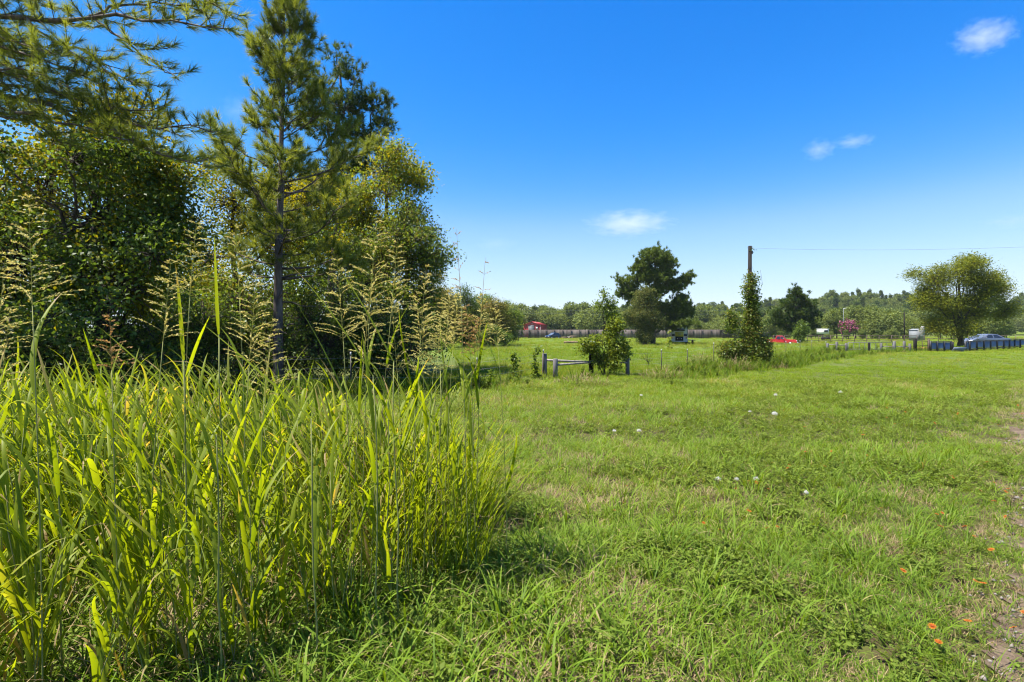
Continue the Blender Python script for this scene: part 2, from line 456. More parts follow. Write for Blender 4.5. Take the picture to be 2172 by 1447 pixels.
def lumpy(lobes, n, seed, shrink=.82, size=(.30, .5)):
    """breaks smooth crown lobes into boughs: each lobe shrunk, with smaller lobes round its surface"""
    r = np.random.default_rng(seed + 5000); out = []
    for lb in np.asarray(lobes, float):
        out.append([*lb[:3], *(lb[3:] * shrink)])
        for _ in range(n):
            d = rdir(1, r)[0]; d[2] = d[2] * .8 + .15; s = r.uniform(*size)
            out.append([*(lb[:3] + d * lb[3:] * r.uniform(.75, 1.05)), lb[3] * s, lb[4] * s, lb[5] * s * .75])
    return out

def crown_leaves(mb, P, out, per, L0, Wr, spread, rng, tint_sd=0.2, bias=None, up=0.6, droop=0.15, tint0=0.45, flat=0.7, mat=0):
    n = len(P)
    L = L0 * 1.3
    ct = rng.normal(0, 0.16, n)
    C = np.repeat(P, per, 0) + rng.normal(size=(n * per, 3)) * spread * np.array([1, 1, flat])
    O = np.repeat(out, per, 0)
    D = unit(O * 0.5 + rng.normal(size=(n * per, 3)) * 0.75 - np.array([0, 0, droop]) + (0 if bias is None else np.asarray(bias)))
    N = unit(rng.normal(size=(n * per, 3)) * 0.6 + np.array([0, 0, up]) + O * 0.35)
    Ls = L * rng.uniform(0.6, 1.3, n * per)
    t = tint0 + np.repeat(ct, per) + rng.normal(0, tint_sd, n * per)
    leaf_quads(mb, C, D, N, Ls, Ls * Wr, np.clip(t, 0, 1), mat)

def curve_pts(a, b, sag, n, rng, wob=0.06):
    a, b = np.asarray(a, float), np.asarray(b, float)
    t = np.linspace(0, 1, n)[:, None]
    P = a + (b - a) * t + np.array([0, 0, 1.0]) * (np.sin(t * pi) * sag)
    L = np.linalg.norm(b - a)
    w = rng.normal(size=(n, 3)) * wob * L * np.sin(t * pi)
    return P + w

def broadleaf(label, loc, lobes, trunk_h, trunk_r, nclu, per, leaf_L, leaf_W, spread, mat, seed, name='tree', cat='tree', group=None,
              gap=0.42, gfreq=0.9, shell=2.2, bark='bark', twigs=0.35, bias=None, tint0=0.45, up=0.6, droop=0.15, trunk_top=None, lean=(0, 0), stems=1, tint_sd=0.2, mat2=None, share2=0.0, wexp=2 / 3, lumps=0):
    rng = np.random.default_rng(seed)
    limb_lobes = np.asarray(lobes, float)
    if lumps: lobes = lumpy(lobes, lumps, seed)
    t = thing(name, label, cat, loc, group)
    lobes = np.asarray(lobes, float)
    P, k, d = crown_points(lobes, nclu, rng, gap, gfreq, shell, seed, wexp)
    P[:, 2] = np.maximum(P[:, 2], 0.05)
    mbT = MB()
    top = np.array([lean[0], lean[1], trunk_h]) if trunk_top is None else np.asarray(trunk_top, float)
    for s in range(stems):
        off = np.array([rng.normal(0, .25), rng.normal(0, .25), 0]) * (s > 0)
        tp = top + np.array([rng.normal(0, .6), rng.normal(0, .6), 0]) * (s > 0)
        TP = curve_pts(off + np.array([0, 0, -0.15]), tp, 0, 9, rng, 0.018)
        tt = np.linspace(0, 1, 9)
        mbT.tube(TP, trunk_r * (1 - 0.72 * tt) * np.where(tt < 0.08, 1.35, 1.0) * (1 if s == 0 else .6), 9 if trunk_r > .08 else 6, rng.uniform())
    TP = curve_pts((0, 0, 0.1), top, 0, 9, rng, 0.01)
    for lb in limb_lobes:
        c = lb[:3]
        f = np.clip((c[2] - 0.25 * lb[5]) / max(trunk_h, .1) * 0.62, 0.15, 0.95)
        a = TP[int(f * 8)]
        pts = curve_pts(a, c + rng.normal(size=3) * lb[3:] * .15, 0.06 * np.linalg.norm(c - a), 6, rng, 0.05)
        mbT.tube(pts, np.linspace(trunk_r * 0.42 * (1 - .5 * f), trunk_r * 0.12, 6), 5)
    sel = rng.uniform(size=len(P)) < twigs
    for p, kk in zip(P[sel], k[sel]):
        c = lobes[kk, :3]
        a = c + (p - c) * rng.uniform(0.0, 0.25)
        mbT.tube(curve_pts(a, p, rng.uniform(-.05, .1), 4, rng, 0.08), np.linspace(trunk_r * 0.09 + .004, 0.004, 4), 3, cap=False)
    mbT.build('trunk', M[bark], t, smooth=True)
    mbC = MB()
    if mat2:
        s2 = (rng.uniform(size=len(P)) < share2)
        crown_leaves(mbC, P[~s2], d[~s2], per, leaf_L, leaf_W, spread, rng, tint_sd, bias, up, droop, tint0)
        crown_leaves(mbC, P[s2], d[s2], per, leaf_L, leaf_W, spread, rng, tint_sd, bias, up, droop, tint0, mat=1)
        mbC.build('crown', [M[mat], M[mat2]], t, kind='stuff')
    else:
        crown_leaves(mbC, P, d, per, leaf_L, leaf_W, spread, rng, tint_sd, bias, up, droop, tint0)
        mbC.build('crown', M[mat], t, kind='stuff')
    return t

def needle_tufts(mb, T, A, per, L, w, rng, tint0=0.45, back=0.14, mat=0, spread=(0.25, 1.15)):
    """needle bundles at shoot tips T with shoot axes A"""
    n = len(T)
    T2 = np.repeat(T, per, 0); A2 = unit(np.repeat(A, per, 0))
    u = rng.uniform(size=n * per)
    o = T2 - A2 * (u * back)[:, None]
    r = rdir(n * per, rng); r = unit(r - A2 * np.sum(r * A2, 1)[:, None])
    ph = rng.uniform(spread[0], spread[1], n * per) * (0.55 + 0.6 * u)
    D = unit(A2 * np.cos(ph)[:, None] + r * np.sin(ph)[:, None] - np.array([0, 0, 0.08]))
    S = unit(np.cross(D, rdir(n * per, rng)))
    Ls = (L * rng.uniform(0.75, 1.15, n * per))[:, None]
    V = np.stack([o + S * w / 2, o - S * w / 2, o + D * Ls], 1).reshape(-1, 3)
    tr = np.arange(n * per)[:, None] * 3 + np.arange(3)[None]
    ti = np.clip(tint0 + np.repeat(rng.normal(0, .18, n), per) + rng.normal(0, .12, n * per), 0, 1)
    mb.add(V, None, tr, np.repeat(ti, 3), mat)

def branch_tufts(P, rng, start=0.3, gap=0.2, sub_len=0.5, tip=True, up=0.35):
    """side shoots along a branch polyline -> (list of twig polylines, tuft tips, axes)"""
    P = np.asarray(P, float)
    seg = np.linalg.norm(np.diff(P, axis=0), axis=1); cum = np.r_[0, np.cumsum(seg)]; Lt = cum[-1]
    tw, T, A = [], [], []
    s, side = Lt * start, 1
    while s < Lt:
        i = min(np.searchsorted(cum, s) - 1, len(seg) - 1); i = max(i, 0)
        f = (s - cum[i]) / max(seg[i], 1e-6)
        p = P[i] + (P[i + 1] - P[i]) * f
        t = unit(P[i + 1] - P[i])
        sd_ = unit(np.cross(t, (0, 0, 1.0))) * side
        fr = s / Lt
        ln = sub_len * rng.uniform(0.5, 1.15) * (1.15 - 0.75 * abs(fr - 0.35))
        d = unit(t * rng.uniform(.5, .9) + sd_ * rng.uniform(.5, 1.0) + np.array([0, 0, up * rng.uniform(0.0, 1.6)]) + rng.normal(size=3) * .15)
        e = p + d * ln
        d2 = unit(d + np.array([0, 0, up * 1.3]))
        e2 = e + d2 * ln * .35
        tw.append(np.array([p, e, e2])); T.append(e2); A.append(d2)
        if ln > .28:
            T.append(p + d * ln * .62); A.append(unit(d + rng.normal(size=3) * .4 + np.array([0, 0, .3])))
        if ln > .45:
            q = p + d * ln * .5; dd = unit(d + rng.normal(size=3) * .7 + np.array([0, 0, .25])); qq = q + dd * ln * .45
            tw.append(np.array([q, (q + qq) / 2, qq])); T.append(qq); A.append(dd)
        s += gap * rng.uniform(.6, 1.4); side *= -1
    if tip:
        T.append(P[-1]); A.append(unit(P[-1] - P[-2] + np.array([0, 0, .05])))
    return tw, T, A

def pine(label, loc, H, r, z0, Lfun, dz, per, nl, nw, seed, name='pine_tree', group=None, whorl=(3, 5), sub=0.5, gap=0.22, el=(0.05, 0.9), bend=(0, 0), mat='pine', back=.14, tint0=.45, azlim=None, extra=None, start=0.28, dead=0, spread=(.25, 1.15)):
    rng = np.random.default_rng(seed)
    t = thing(name, label, 'tree', loc, group)
    nT = 14
    tt = np.linspace(0, 1, nT)
    TP = np.stack([bend[0] * tt ** 1.6 + rng.normal(0, .02 * r * 6, nT), bend[1] * tt ** 1.6 + rng.normal(0, .02 * r * 6, nT), -0.2 + (H + .2) * tt], 1)
    mbT = MB()
    mbT.tube(TP, r * np.where(tt < .05, 1.3, 1) * (1 - .93 * tt ** 1.1), 10)
    at = lambda z: np.array([np.interp(z, TP[:, 2], TP[:, 0]), np.interp(z, TP[:, 2], TP[:, 1]), z])
    TT, AA = [], []
    z = z0
    a0 = rng.uniform(0, 6)
    while z < H - .25:
        u = (z - z0) / (H - z0)
        nb = rng.integers(whorl[0], whorl[1] + 1)
        for b in range(nb):
            az = a0 + b * 2 * pi / nb + rng.normal(0, .3)
            Ln = Lfun(u, az) * rng.uniform(.65, 1.15)
            if Ln < .15: continue
            e0 = el[0] + (el[1] - el[0]) * u + rng.normal(0, .12)
            n = 7; s = np.linspace(0, 1, n)
            th = e0 + .45 * s ** 2
            dx = np.cumsum(np.r_[0, np.cos(th[1:]) * Ln / (n - 1)]); dzv = np.cumsum(np.r_[0, np.sin(th[1:]) * Ln / (n - 1)])
            wa = az + rng.normal(0, .25) * s
            P = at(z + rng.normal(0, .08)) + np.stack([dx * np.cos(wa), dx * np.sin(wa), dzv], 1) + rng.normal(size=(n, 3)) * .025 * Ln * s[:, None]
            br = max(r * .30 * (1 - .65 * u) * min(1, Ln / 2.2), .012)
            mbT.tube(P, np.linspace(br, .006, n), 5)
            tw, T, A = branch_tufts(P, rng, start, gap, sub * min(1, .45 + Ln / 3))
            for w_ in tw: mbT.tube(w_, np.linspace(.011, .005, 3), 3, cap=False)
            TT += T; AA += A
        a0 += rng.uniform(.5, 1.2)
        z += dz * rng.uniform(.7, 1.3) * (1 - .35 * u)
    for _ in range(dead):
        zz = rng.uniform(.25 * z0, z0 * 1.15); az = rng.uniform(0, 2 * pi); Ln = rng.uniform(.5, 1.9)
        e = at(zz) + np.array([cos(az) * Ln, sin(az) * Ln, rng.uniform(-.35, .25) * Ln])
        mbT.tube(curve_pts(at(zz), e, .1, 5, rng, .05), np.linspace(.028, .006, 5), 4)
    TT.append(TP[-1]); AA.append(np.array([0, 0, 1.0]))
    mbT.build('trunk', M['bark_pine'], t, smooth=True)
    mbC = MB()
    needle_tufts(mbC, np.array(TT), np.array(AA), per, nl, nw, rng, tint0, back, spread=spread)
    mbC.build('crown', M[mat], t, kind='stuff')
    return t

# scattering with geometry nodes, for what nobody could count
def proto_collection(name, meshes):
    c = bpy.data.collections.new(name)
    for k, me in enumerate(meshes):
        o = bpy.data.objects.new('%s_%02d' % (name, k), me)
        c.objects.link(o)
    return c

def scatter(name, P, rot, sc, idx, itint, coll, kind='stuff', label=None, cat=None):
    me = bpy.data.meshes.new(name)
    P = np.asarray(P, np.float32)
    me.vertices.add(len(P)); me.vertices.foreach_set('co', P.ravel())
    def attr(nm, ty, val, key):
        a = me.attributes.new(nm, ty, 'POINT'); a.data.foreach_set(key, np.ascontiguousarray(val).ravel())
    attr('rot', 'FLOAT_VECTOR', np.asarray(rot, np.float32), 'vector')
    sc = np.asarray(sc, np.float32)
    if sc.ndim == 1: sc = np.repeat(sc[:, None], 3, 1)
    attr('scl', 'FLOAT_VECTOR', sc, 'vector')
    attr('idx', 'INT', np.asarray(idx, np.int32), 'value')
    attr('itint', 'FLOAT', np.asarray(itint, np.float32), 'value')
    o = bpy.data.objects.new(name, me); COL.objects.link(o)
    g = bpy.data.node_groups.new(name + '_nodes', 'GeometryNodeTree')
    g.interface.new_socket('Geometry', in_out='INPUT', socket_type='NodeSocketGeometry')
    g.interface.new_socket('Geometry', in_out='OUTPUT', socket_type='NodeSocketGeometry')
    n, l = g.nodes, g.links
    gi, go = n.new('NodeGroupInput'), n.new('NodeGroupOutput')
    iop = n.new('GeometryNodeInstanceOnPoints'); ci = n.new('GeometryNodeCollectionInfo')
    ci.inputs['Collection'].default_value = coll
    ci.inputs['Separate Children'].default_value = True; ci.inputs['Reset Children'].default_value = True
    def na(nm, ty):
        a = n.new('GeometryNodeInputNamedAttribute'); a.data_type = ty; a.inputs['Name'].default_value = nm
        return a.outputs['Attribute']
    er = n.new('FunctionNodeEulerToRotation')
    l.new(na('rot', 'FLOAT_VECTOR'), er.inputs[0])
    l.new(gi.outputs[0], iop.inputs['Points']); l.new(ci.outputs[0], iop.inputs['Instance'])
    iop.inputs['Pick Instance'].default_value = True
    l.new(na('idx', 'INT'), iop.inputs['Instance Index'])
    l.new(er.outputs[0], iop.inputs['Rotation']); l.new(na('scl', 'FLOAT_VECTOR'), iop.inputs['Scale'])
    l.new(iop.outputs[0], go.inputs[0])
    md = o.modifiers.new('scatter', 'NODES'); md.node_group = g
    o['kind'] = kind
    tag(o, label, cat)
    return o

def rots(n, tilt, rng):
    return np.stack([rng.normal(0, tilt, n), rng.normal(0, tilt, n), rng.uniform(0, 2 * pi, n)], 1)
# ------------------------------------------------------------------ ground, hill
def hill_z(x, y):
    px = np.clip(1086 + x / np.maximum(y, 1) * F, -3000, 5000)
    prof = np.interp(px, [-2000, 900, 1100, 1300, 1450, 1620, 1760, 1880, 1990, 2172, 2500, 4000], [5, 5, 5, 6, 9, 10, 17, 17.5, 14, 13, 10, 8])
    s = np.clip((y - 235) / 130.0, 0, 1); s = s * s * (3 - 2 * s)
    return prof * s

def ground_z(x, y):
    x, y = np.asarray(x, float), np.asarray(y, float)
    p = np.stack([x.ravel(), y.ravel()], 1)
    b = (fbm(p, 0.35, 3, 2) - 0.5) * 0.10
    far = np.clip((np.hypot(p[:, 0], p[:, 1]) - 60) / 60, 0, 1)
    return (b * (1 - far)).reshape(x.shape) + hill_z(x, y)

def grid_axis(n, inner, outer):
    t = np.linspace(-1, 1, n)
    k = np.arcsinh(outer / inner)
    return inner * np.sinh(t * k)

gx, gy = grid_axis(241, 9.0, 1500), grid_axis(241, 9.0, 1500)
X, Y = np.meshgrid(gx, gy + 6)
Z = ground_z(X, Y)
mb = MB()
n0 = len(gx)
i = np.arange(n0 - 1)[:, None] * n0 + np.arange(n0 - 1)[None]
q = np.stack([i, i + 1, i + n0 + 1, i + n0], -1).reshape(-1, 4)
mb.add(np.stack([X, Y, Z], -1).reshape(-1, 3), q)

m, n, l = new_mat('ground_soil_and_thatch')
out = n.new('ShaderNodeOutputMaterial'); p = n.new('ShaderNodeBsdfPrincipled'); p.inputs['Roughness'].default_value = 0.95; p.inputs['Specular IOR Level'].default_value = 0.1
tc = n.new('ShaderNodeTexCoord')
na_ = n.new('ShaderNodeTexNoise'); na_.inputs['Scale'].default_value = 0.09; na_.inputs['Detail'].default_value = 4
nb_ = n.new('ShaderNodeTexNoise'); nb_.inputs['Scale'].default_value = 5.0; nb_.inputs['Detail'].default_value = 6
l.new(tc.outputs['Object'], na_.inputs['Vector']); l.new(tc.outputs['Object'], nb_.inputs['Vector'])
c1 = n.new('ShaderNodeValToRGB'); c2 = n.new('ShaderNodeValToRGB')
c1.color_ramp.elements[0].position = 0.35; c1.color_ramp.elements[0].color = (0.075, 0.115, 0.018, 1)
c1.color_ramp.elements[1].position = 0.65; c1.color_ramp.elements[1].color = (0.115, 0.155, 0.024, 1)
c2.color_ramp.elements[0].position = 0.42; c2.color_ramp.elements[0].color = (0.060, 0.044, 0.022, 1)
c2.color_ramp.elements[1].position = 0.60; c2.color_ramp.elements[1].color = (0.070, 0.078, 0.018, 1)
l.new(na_.outputs['Fac'], c1.inputs[0]); l.new(nb_.outputs['Fac'], c2.inputs[0])
geo = n.new('ShaderNodeSeparateXYZ'); l.new(tc.outputs['Object'], geo.inputs[0])
mr = n.new('ShaderNodeMapRange'); mr.inputs[1].default_value = 8; mr.inputs[2].default_value = 45
l.new(geo.outputs['Y'], mr.inputs[0])
mx = n.new('ShaderNodeMix'); mx.data_type = 'RGBA'
l.new(mr.outputs[0], mx.inputs[0]); l.new(c2.outputs[0], mx.inputs[6]); l.new(c1.outputs[0], mx.inputs[7])
l.new(mx.outputs[2], p.inputs['Base Color']); l.new(p.outputs[0], out.inputs['Surface'])
M['ground'] = m
g_ = mb.build('ground', M['ground'], smooth=True)
g_['kind'] = 'structure'

# bare gravel shoulder at the right edge
def bare_s(x, y):
    """signed distance into the bare shoulder (metres, positive inside)"""
    p = np.stack([np.ravel(x), np.ravel(y)], 1)
    s = (p[:, 0] - 0.97 * p[:, 1] - 0.22) / 1.39
    return s.reshape(np.shape(x)) + (fbm(p, 1.1, 9, 3).reshape(np.shape(x)) - 0.5) * 0.9 + (noise(p, 4.0, 19).reshape(np.shape(x)) - .5) * .25

ax, ay = np.arange(0.5, 26, 0.09), np.arange(0.2, 24, 0.09)
X, Y = np.meshgrid(ax, ay)
S = bare_s(X, Y)
S = np.where(Y > 12.5, -1, S)
Zg = ground_z(X, Y) + 0.008 + (noise(np.stack([X.ravel(), Y.ravel()], 1), 9, 4).reshape(X.shape) - .5) * .014
keep = (S[:-1, :-1] > 0) & (S[1:, :-1] > 0) & (S[:-1, 1:] > 0) & (S[1:, 1:] > 0) & ((X - 0.97 * Y)[:-1, :-1] < 4)
nx = len(ax)
i = (np.arange(len(ay) - 1)[:, None] * nx + np.arange(nx - 1)[None])
q = np.stack([i, i + 1, i + nx + 1, i + nx], -1)[keep]
u, inv = np.unique(q, return_inverse=True)
V = np.stack([X, Y, Zg], -1).reshape(-1, 3)[u]
mb = MB(); mb.add(V, inv.reshape(-1, 4))
M['shoulder'] = plain_mat('gravelly_dirt', (0.165, 0.122, 0.085), 0.95, 0.1, col2=(0.075, 0.052, 0.034), scale=7, bump=0.9, bscale=60)
o = mb.build('dirt_shoulder', M['shoulder'], smooth=True); o['kind'] = 'structure'

# ------------------------------------------------------------------ lawn and field grass
rng = np.random.default_rng(21)
def tuft_mesh(name, nb_, rad, L, Wd, tilt, bend, mat, seed, dryp=0.08, seg=4, tint=(.1, .7)):
    r = np.random.default_rng(seed); mb = MB()
    a = r.uniform(0, 2 * pi, nb_); rr = rad * np.sqrt(r.uniform(0, 1, nb_))
    base = np.stack([rr * np.cos(a), rr * np.sin(a), np.full(nb_, -0.01)], 1)
    ti = r.uniform(tint[0], tint[1], nb_); ti = np.where(r.uniform(size=nb_) < dryp, 0.95, ti)
    blades(mb, base, a + r.normal(0, .9, nb_), r.uniform(L[0], L[1], nb_), r.uniform(Wd[0], Wd[1], nb_), r.uniform(tilt[0], tilt[1], nb_), r.uniform(bend[0], bend[1], nb_), seg, ti, fold=0, twist=r.normal(0, .5, nb_))
    return mb.mesh(name, M[mat])

def weed_mesh(name, seed, nst=7, h=(.04, .13), leaf=(.018, .038), mat='weed'):
    r = np.random.default_rng(seed); mb = MB()
    for k in range(nst):
        az = r.uniform(0, 2 * pi); hh = r.uniform(*h); sp = r.uniform(.02, .12)
        P = np.array([[0, 0, 0], [cos(az) * sp * .5, sin(az) * sp * .5, hh * .6], [cos(az) * sp, sin(az) * sp, hh]])
        mb.tube(P, [.0016, .0014, .001], 3, .4, cap=False)
        m_ = r.integers(4, 8)
        f = r.uniform(.3, 1, m_)[:, None]
        C = P[0] * (1 - f) ** 2 + 2 * P[1] * f * (1 - f) + P[2] * f ** 2
        aa = r.uniform(0, 2 * pi, m_)
        D = np.stack([np.cos(aa), np.sin(aa), r.uniform(-.1, .5, m_)], 1)
        Ls = r.uniform(leaf[0], leaf[1], m_)
        leaf_quads(mb, C, D, np.tile([0, 0, 1.0], (m_, 1)) + r.normal(size=(m_, 3)) * .25, Ls, Ls * r.uniform(.4, .7), r.uniform(.1, .8, m_))
    return mb.mesh(name, M[mat])

lawn_protos = [
    tuft_mesh('lawn_a', 20, .07, (.06, .15), (.003, .006), (.05, .7), (.3, 1.5), 'lawn', 1),
    tuft_mesh('lawn_b', 16, .08, (.08, .20), (.004, .008), (.1, .8), (.5, 1.8), 'lawn', 2, .12),
    tuft_mesh('lawn_c', 12, .07, (.10, .24), (.005, .010), (.2, .8), (.6, 1.7), 'lawn', 3, .06),
    tuft_mesh('lawn_d', 22, .09, (.05, .12), (.003, .005), (.2, 1.1), (.2, 1.2), 'straw', 4, 0),
    weed_mesh('lawn_e', 5), weed_mesh('lawn_f', 6, 9, (.03, .10), (.014, .03)),
    tuft_mesh('lawn_g', 9, .05, (.20, .34), (.006, .011), (.15, .6), (.7, 1.7), 'lawn', 7, .1, 6),
]
C_lawn = proto_collection('lawn_clumps', lawn_protos)
field_protos = [
    tuft_mesh('field_a', 60, .28, (.14, .34), (.006, .012), (.02, .45), (.2, 1.0), 'field', 11, .05, 3),
    tuft_mesh('field_b', 55, .30, (.18, .42), (.007, .014), (.02, .4), (.3, 1.2), 'field', 12, .10, 3),
    tuft_mesh('field_c', 60, .30, (.10, .26), (.006, .013), (.05, .6), (.3, 1.0), 'field', 13, .03, 3),
    weed_mesh('field_d', 14, 16, (.10, .30), (.04, .08)),
]
C_field = proto_collection('field_clumps', field_protos)

def wedge(d0, d1, dens, rng, margin=2.5):
    hw = d1 * 1.03 + margin
    nn = int(2 * hw * (d1 - d0) * dens)
    x, y = rng.uniform(-hw, hw, nn), rng.uniform(d0, d1, nn)
    k = np.abs(x) < y * 1.03 + margin
    return np.stack([x[k], y[k]], 1)

# front edge and right edge of the stand of tall grass
def in_tall(p, pad=0.0):
    x, y = p[:, 0], p[:, 1]
    yf = np.interp(x, [-6, -3.4, -2.3, -1.2, -0.55, -0.2], [1.30, 1.45, 1.75, 2.75, 3.30, 3.9]) - pad
    yb = np.interp(x, [-7, -4, -1.5, -.3], [6.6, 6.4, 5.8, 4.9]) + pad
    return (y > yf) & (y < yb) & (x < -0.24 + .03 * (y - 3) + pad) & (x > -6.3)

def woods(p):
    x, y = p[:, 0], p[:, 1]
    return (y > 10.5) & (x < np.interp(y, [10, 14, 24, 40, 60], [-5.5, -4.4, -2.0, -4, -8]) - 0.4) & (y < 60)

P = np.vstack([wedge(1.6, 4.5, 300, rng, 1.6), wedge(4.5, 8, 165, rng), wedge(8, 18, 62, rng)])
s = bare_s(P[:, 0], P[:, 1])
keep = (rng.uniform(size=len(P)) > np.clip(0.25 + s * 1.1, 0, 0.86) * (s > -0.35)) & ~((woods(P)) & (rng.uniform(size=len(P)) < .6))
P = P[keep]; s = s[keep]
patch = fbm(P, .55, 31, 3); patch2 = fbm(P, 1.7, 41, 2); patch3 = fbm(P, .8, 51, 3)
r_ = rng.uniform(size=len(P))
idx = rng.choice([0, 1, 2], len(P), p=[.42, .38, .20])
idx = np.where((patch2 > .54) & (r_ < np.interp(P[:, 1], [3, 7, 12], [.5, .35, .12])), 3, idx)
wz = np.clip((P[:, 0] - .35 * P[:, 1]) * .35, 0, .5)
idx = np.where((patch3 + wz * .35 > .62) & (r_ < .5), np.where(rng.uniform(size=len(P)) < .5, 4, 5), idx)
idx = np.where((r_ > .955) & (P[:, 1] < 7), 6, idx)
idx = np.where((r_ > .90) & (P[:, 1] < 3.6) & (P[:, 0] < 1.2), 6, idx)
idx = np.where((s > -.25) & (r_ < .4), 3, idx)
d = P[:, 1]
sc = rng.uniform(.7, 1.25, len(P)) * np.interp(d, [2, 5, 9, 17], [1.0, 1.05, 1.25, 1.6])
sc = sc * np.where((P[:, 0] < .6) & (d < 4), 1.25, 1.0) * np.interp(s, [-1.2, -.1], [1, .7])
it = (patch - .5) * .5 + np.interp(d, [2, 8, 14], [-.02, .10, .20]) + rng.normal(0, .06, len(P))
scatter('lawn_grass', np.c_[P, ground_z(P[:, 0], P[:, 1])], rots(len(P), .12, rng), sc, idx, it, C_lawn, label='mown green grass and clover covering the verge beside the dirt shoulder', cat='grass')

P = np.vstack([wedge(14, 26, 12, rng, 3), wedge(26, 50, 3.2, rng, 3), wedge(50, 90, .85, rng, 4), wedge(90, 175, .26, rng, 4)])
P = P[~woods(P)]
d = P[:, 1]
patch = fbm(P, .12, 61, 3)
# taller, wilder field beyond the fence line; shorter on the verge side
fy = np.interp(P[:, 0], [-20, -1.2, 1.3, 4.5, 12, 30, 45, 80], [14.5, 15.5, 19.5, 21, 25, 49, 47, 45])
verge = d < fy
sc = rng.uniform(.75, 1.25, len(P)) * np.interp(d, [14, 40, 90, 175], [.7, 1.0, 1.7, 2.6])
sz = np.where(verge, .62, 1.0) * np.interp(patch, [.3, .7], [.75, 1.2])
scz = np.stack([sc, sc, np.minimum(sc, 1.25) * sz], 1)
idx = rng.choice(4, len(P), p=[.41, .26, .33, 0.0]); idx = np.where(verge & (idx == 1), 2, idx)
it = (patch - .5) * .55 + np.interp(d, [14, 60], [.04, .18]) + rng.normal(0, .05, len(P))
scatter('field_grass', np.c_[P, ground_z(P[:, 0], P[:, 1])], rots(len(P), .06, rng), scz, idx, it, C_field, label='long lime green grass covering the open field beyond the fence', cat='grass')

# rank weeds along the fence line
line = np.array([[-9, 13.2], [-1.2, 15.3], [1.3, 19.3], [4.6, 20.4], [9.6, 24.4], [12.6, 24.4], [21, 37], [29.5, 47], [44, 48]])
def along(line, n, w, rng):
    L = np.r_[0, np.cumsum(np.linalg.norm(np.diff(line, axis=0), axis=1))]
    s_ = rng.uniform(0, L[-1], n)
    p = np.stack([np.interp(s_, L, line[:, 0]), np.interp(s_, L, line[:, 1])], 1)
    return p + rng.normal(size=(n, 2)) * w, s_
P, s_ = along(line, 1500, .55, rng)
thick = fbm(P, .45, 77, 2)
P = P[thick > .40]; nP = len(P)
weed_protos = [
    tuft_mesh('rank_a', 34, .20, (.30, .75), (.008, .016), (.02, .5), (.3, 1.3), 'field', 71, .14, 4, (-.05, .5)),
    tuft_mesh('rank_b', 26, .22, (.25, .6), (.006, .012), (.1, .8), (.3, 1.3), 'straw', 72, 0, 4),
    weed_mesh('rank_c', 73, 26, (.2, .6), (.05, .1)),
    weed_mesh('rank_d', 74, 22, (.15, .45), (.03, .07)),
]
C_rank = proto_collection('rank_weeds', weed_protos)
it = rng.normal(-.08, .1, nP)
scatter('fence_weeds', np.c_[P, ground_z(P[:, 0], P[:, 1])], rots(nP, .08, rng), rng.uniform(.6, 1.15, nP), rng.choice(4, nP, p=[.50, .10, .18, .22]), it, C_rank, label='rank weeds and dry stems growing along the wire fence line', cat='weeds')

# edge of the rise between verge and field, shaggy weeds with its shade put into a darker tint
line2 = np.array([G(1390, 812)[:2], G(1560, 790)[:2], G(1700, 770)[:2], G(1830, 752)[:2], G(1920, 747)[:2]])
P, s_ = along(line2, 420, .45, rng); nP = len(P)
scatter('shaded_edge_weeds', np.c_[P, ground_z(P[:, 0], P[:, 1])], rots(nP, .08, rng), rng.uniform(.5, .95, nP), rng.choice(4, nP, p=[.62, .03, .15, .2]), rng.normal(-.12, .08, nP), C_rank, label='shaggy line of weeds tinted dark as shade along the edge of the field', cat='weeds')

# gravel on the shoulder
mbp = MB()
r = np.random.default_rng(3)
for k in range(1500):
    y = r.uniform(1.8, 8.5); x = .97 * y + .1 + r.uniform(-.4, 2.2)
    if bare_s(np.array([x]), np.array([y]))[0] < -.15: continue
    e = r.uniform(.006, .020)
    Vv = np.array([(1, 0, 0), (-1, 0, 0), (0, 1, 0), (0, -1, 0), (0, 0, .8), (0, 0, -.8)]) * e * r.uniform(.6, 1.3, (6, 1))
    ca = r.uniform(0, 6); Rm = np.array([[cos(ca), -sin(ca), 0], [sin(ca), cos(ca), 0], [0, 0, 1]])
    Vv = Vv @ Rm + np.array([x, y, float(ground_z(np.array([x]), np.array([y]))[0]) + .012])
    mbp.add(Vv, None, [(0, 2, 4), (2, 1, 4), (1, 3, 4), (3, 0, 4), (2, 0, 5), (1, 2, 5), (3, 1, 5), (0, 3, 5)])
M['pebble'] = plain_mat('pale_pebble', (0.26, 0.23, 0.20), 0.9, 0.15, col2=(0.12, 0.10, 0.09), scale=3)
o = mbp.build('gravel', M['pebble']); tag(o, 'loose pale gravel lying on the bare dirt shoulder', 'gravel', kind='stuff')

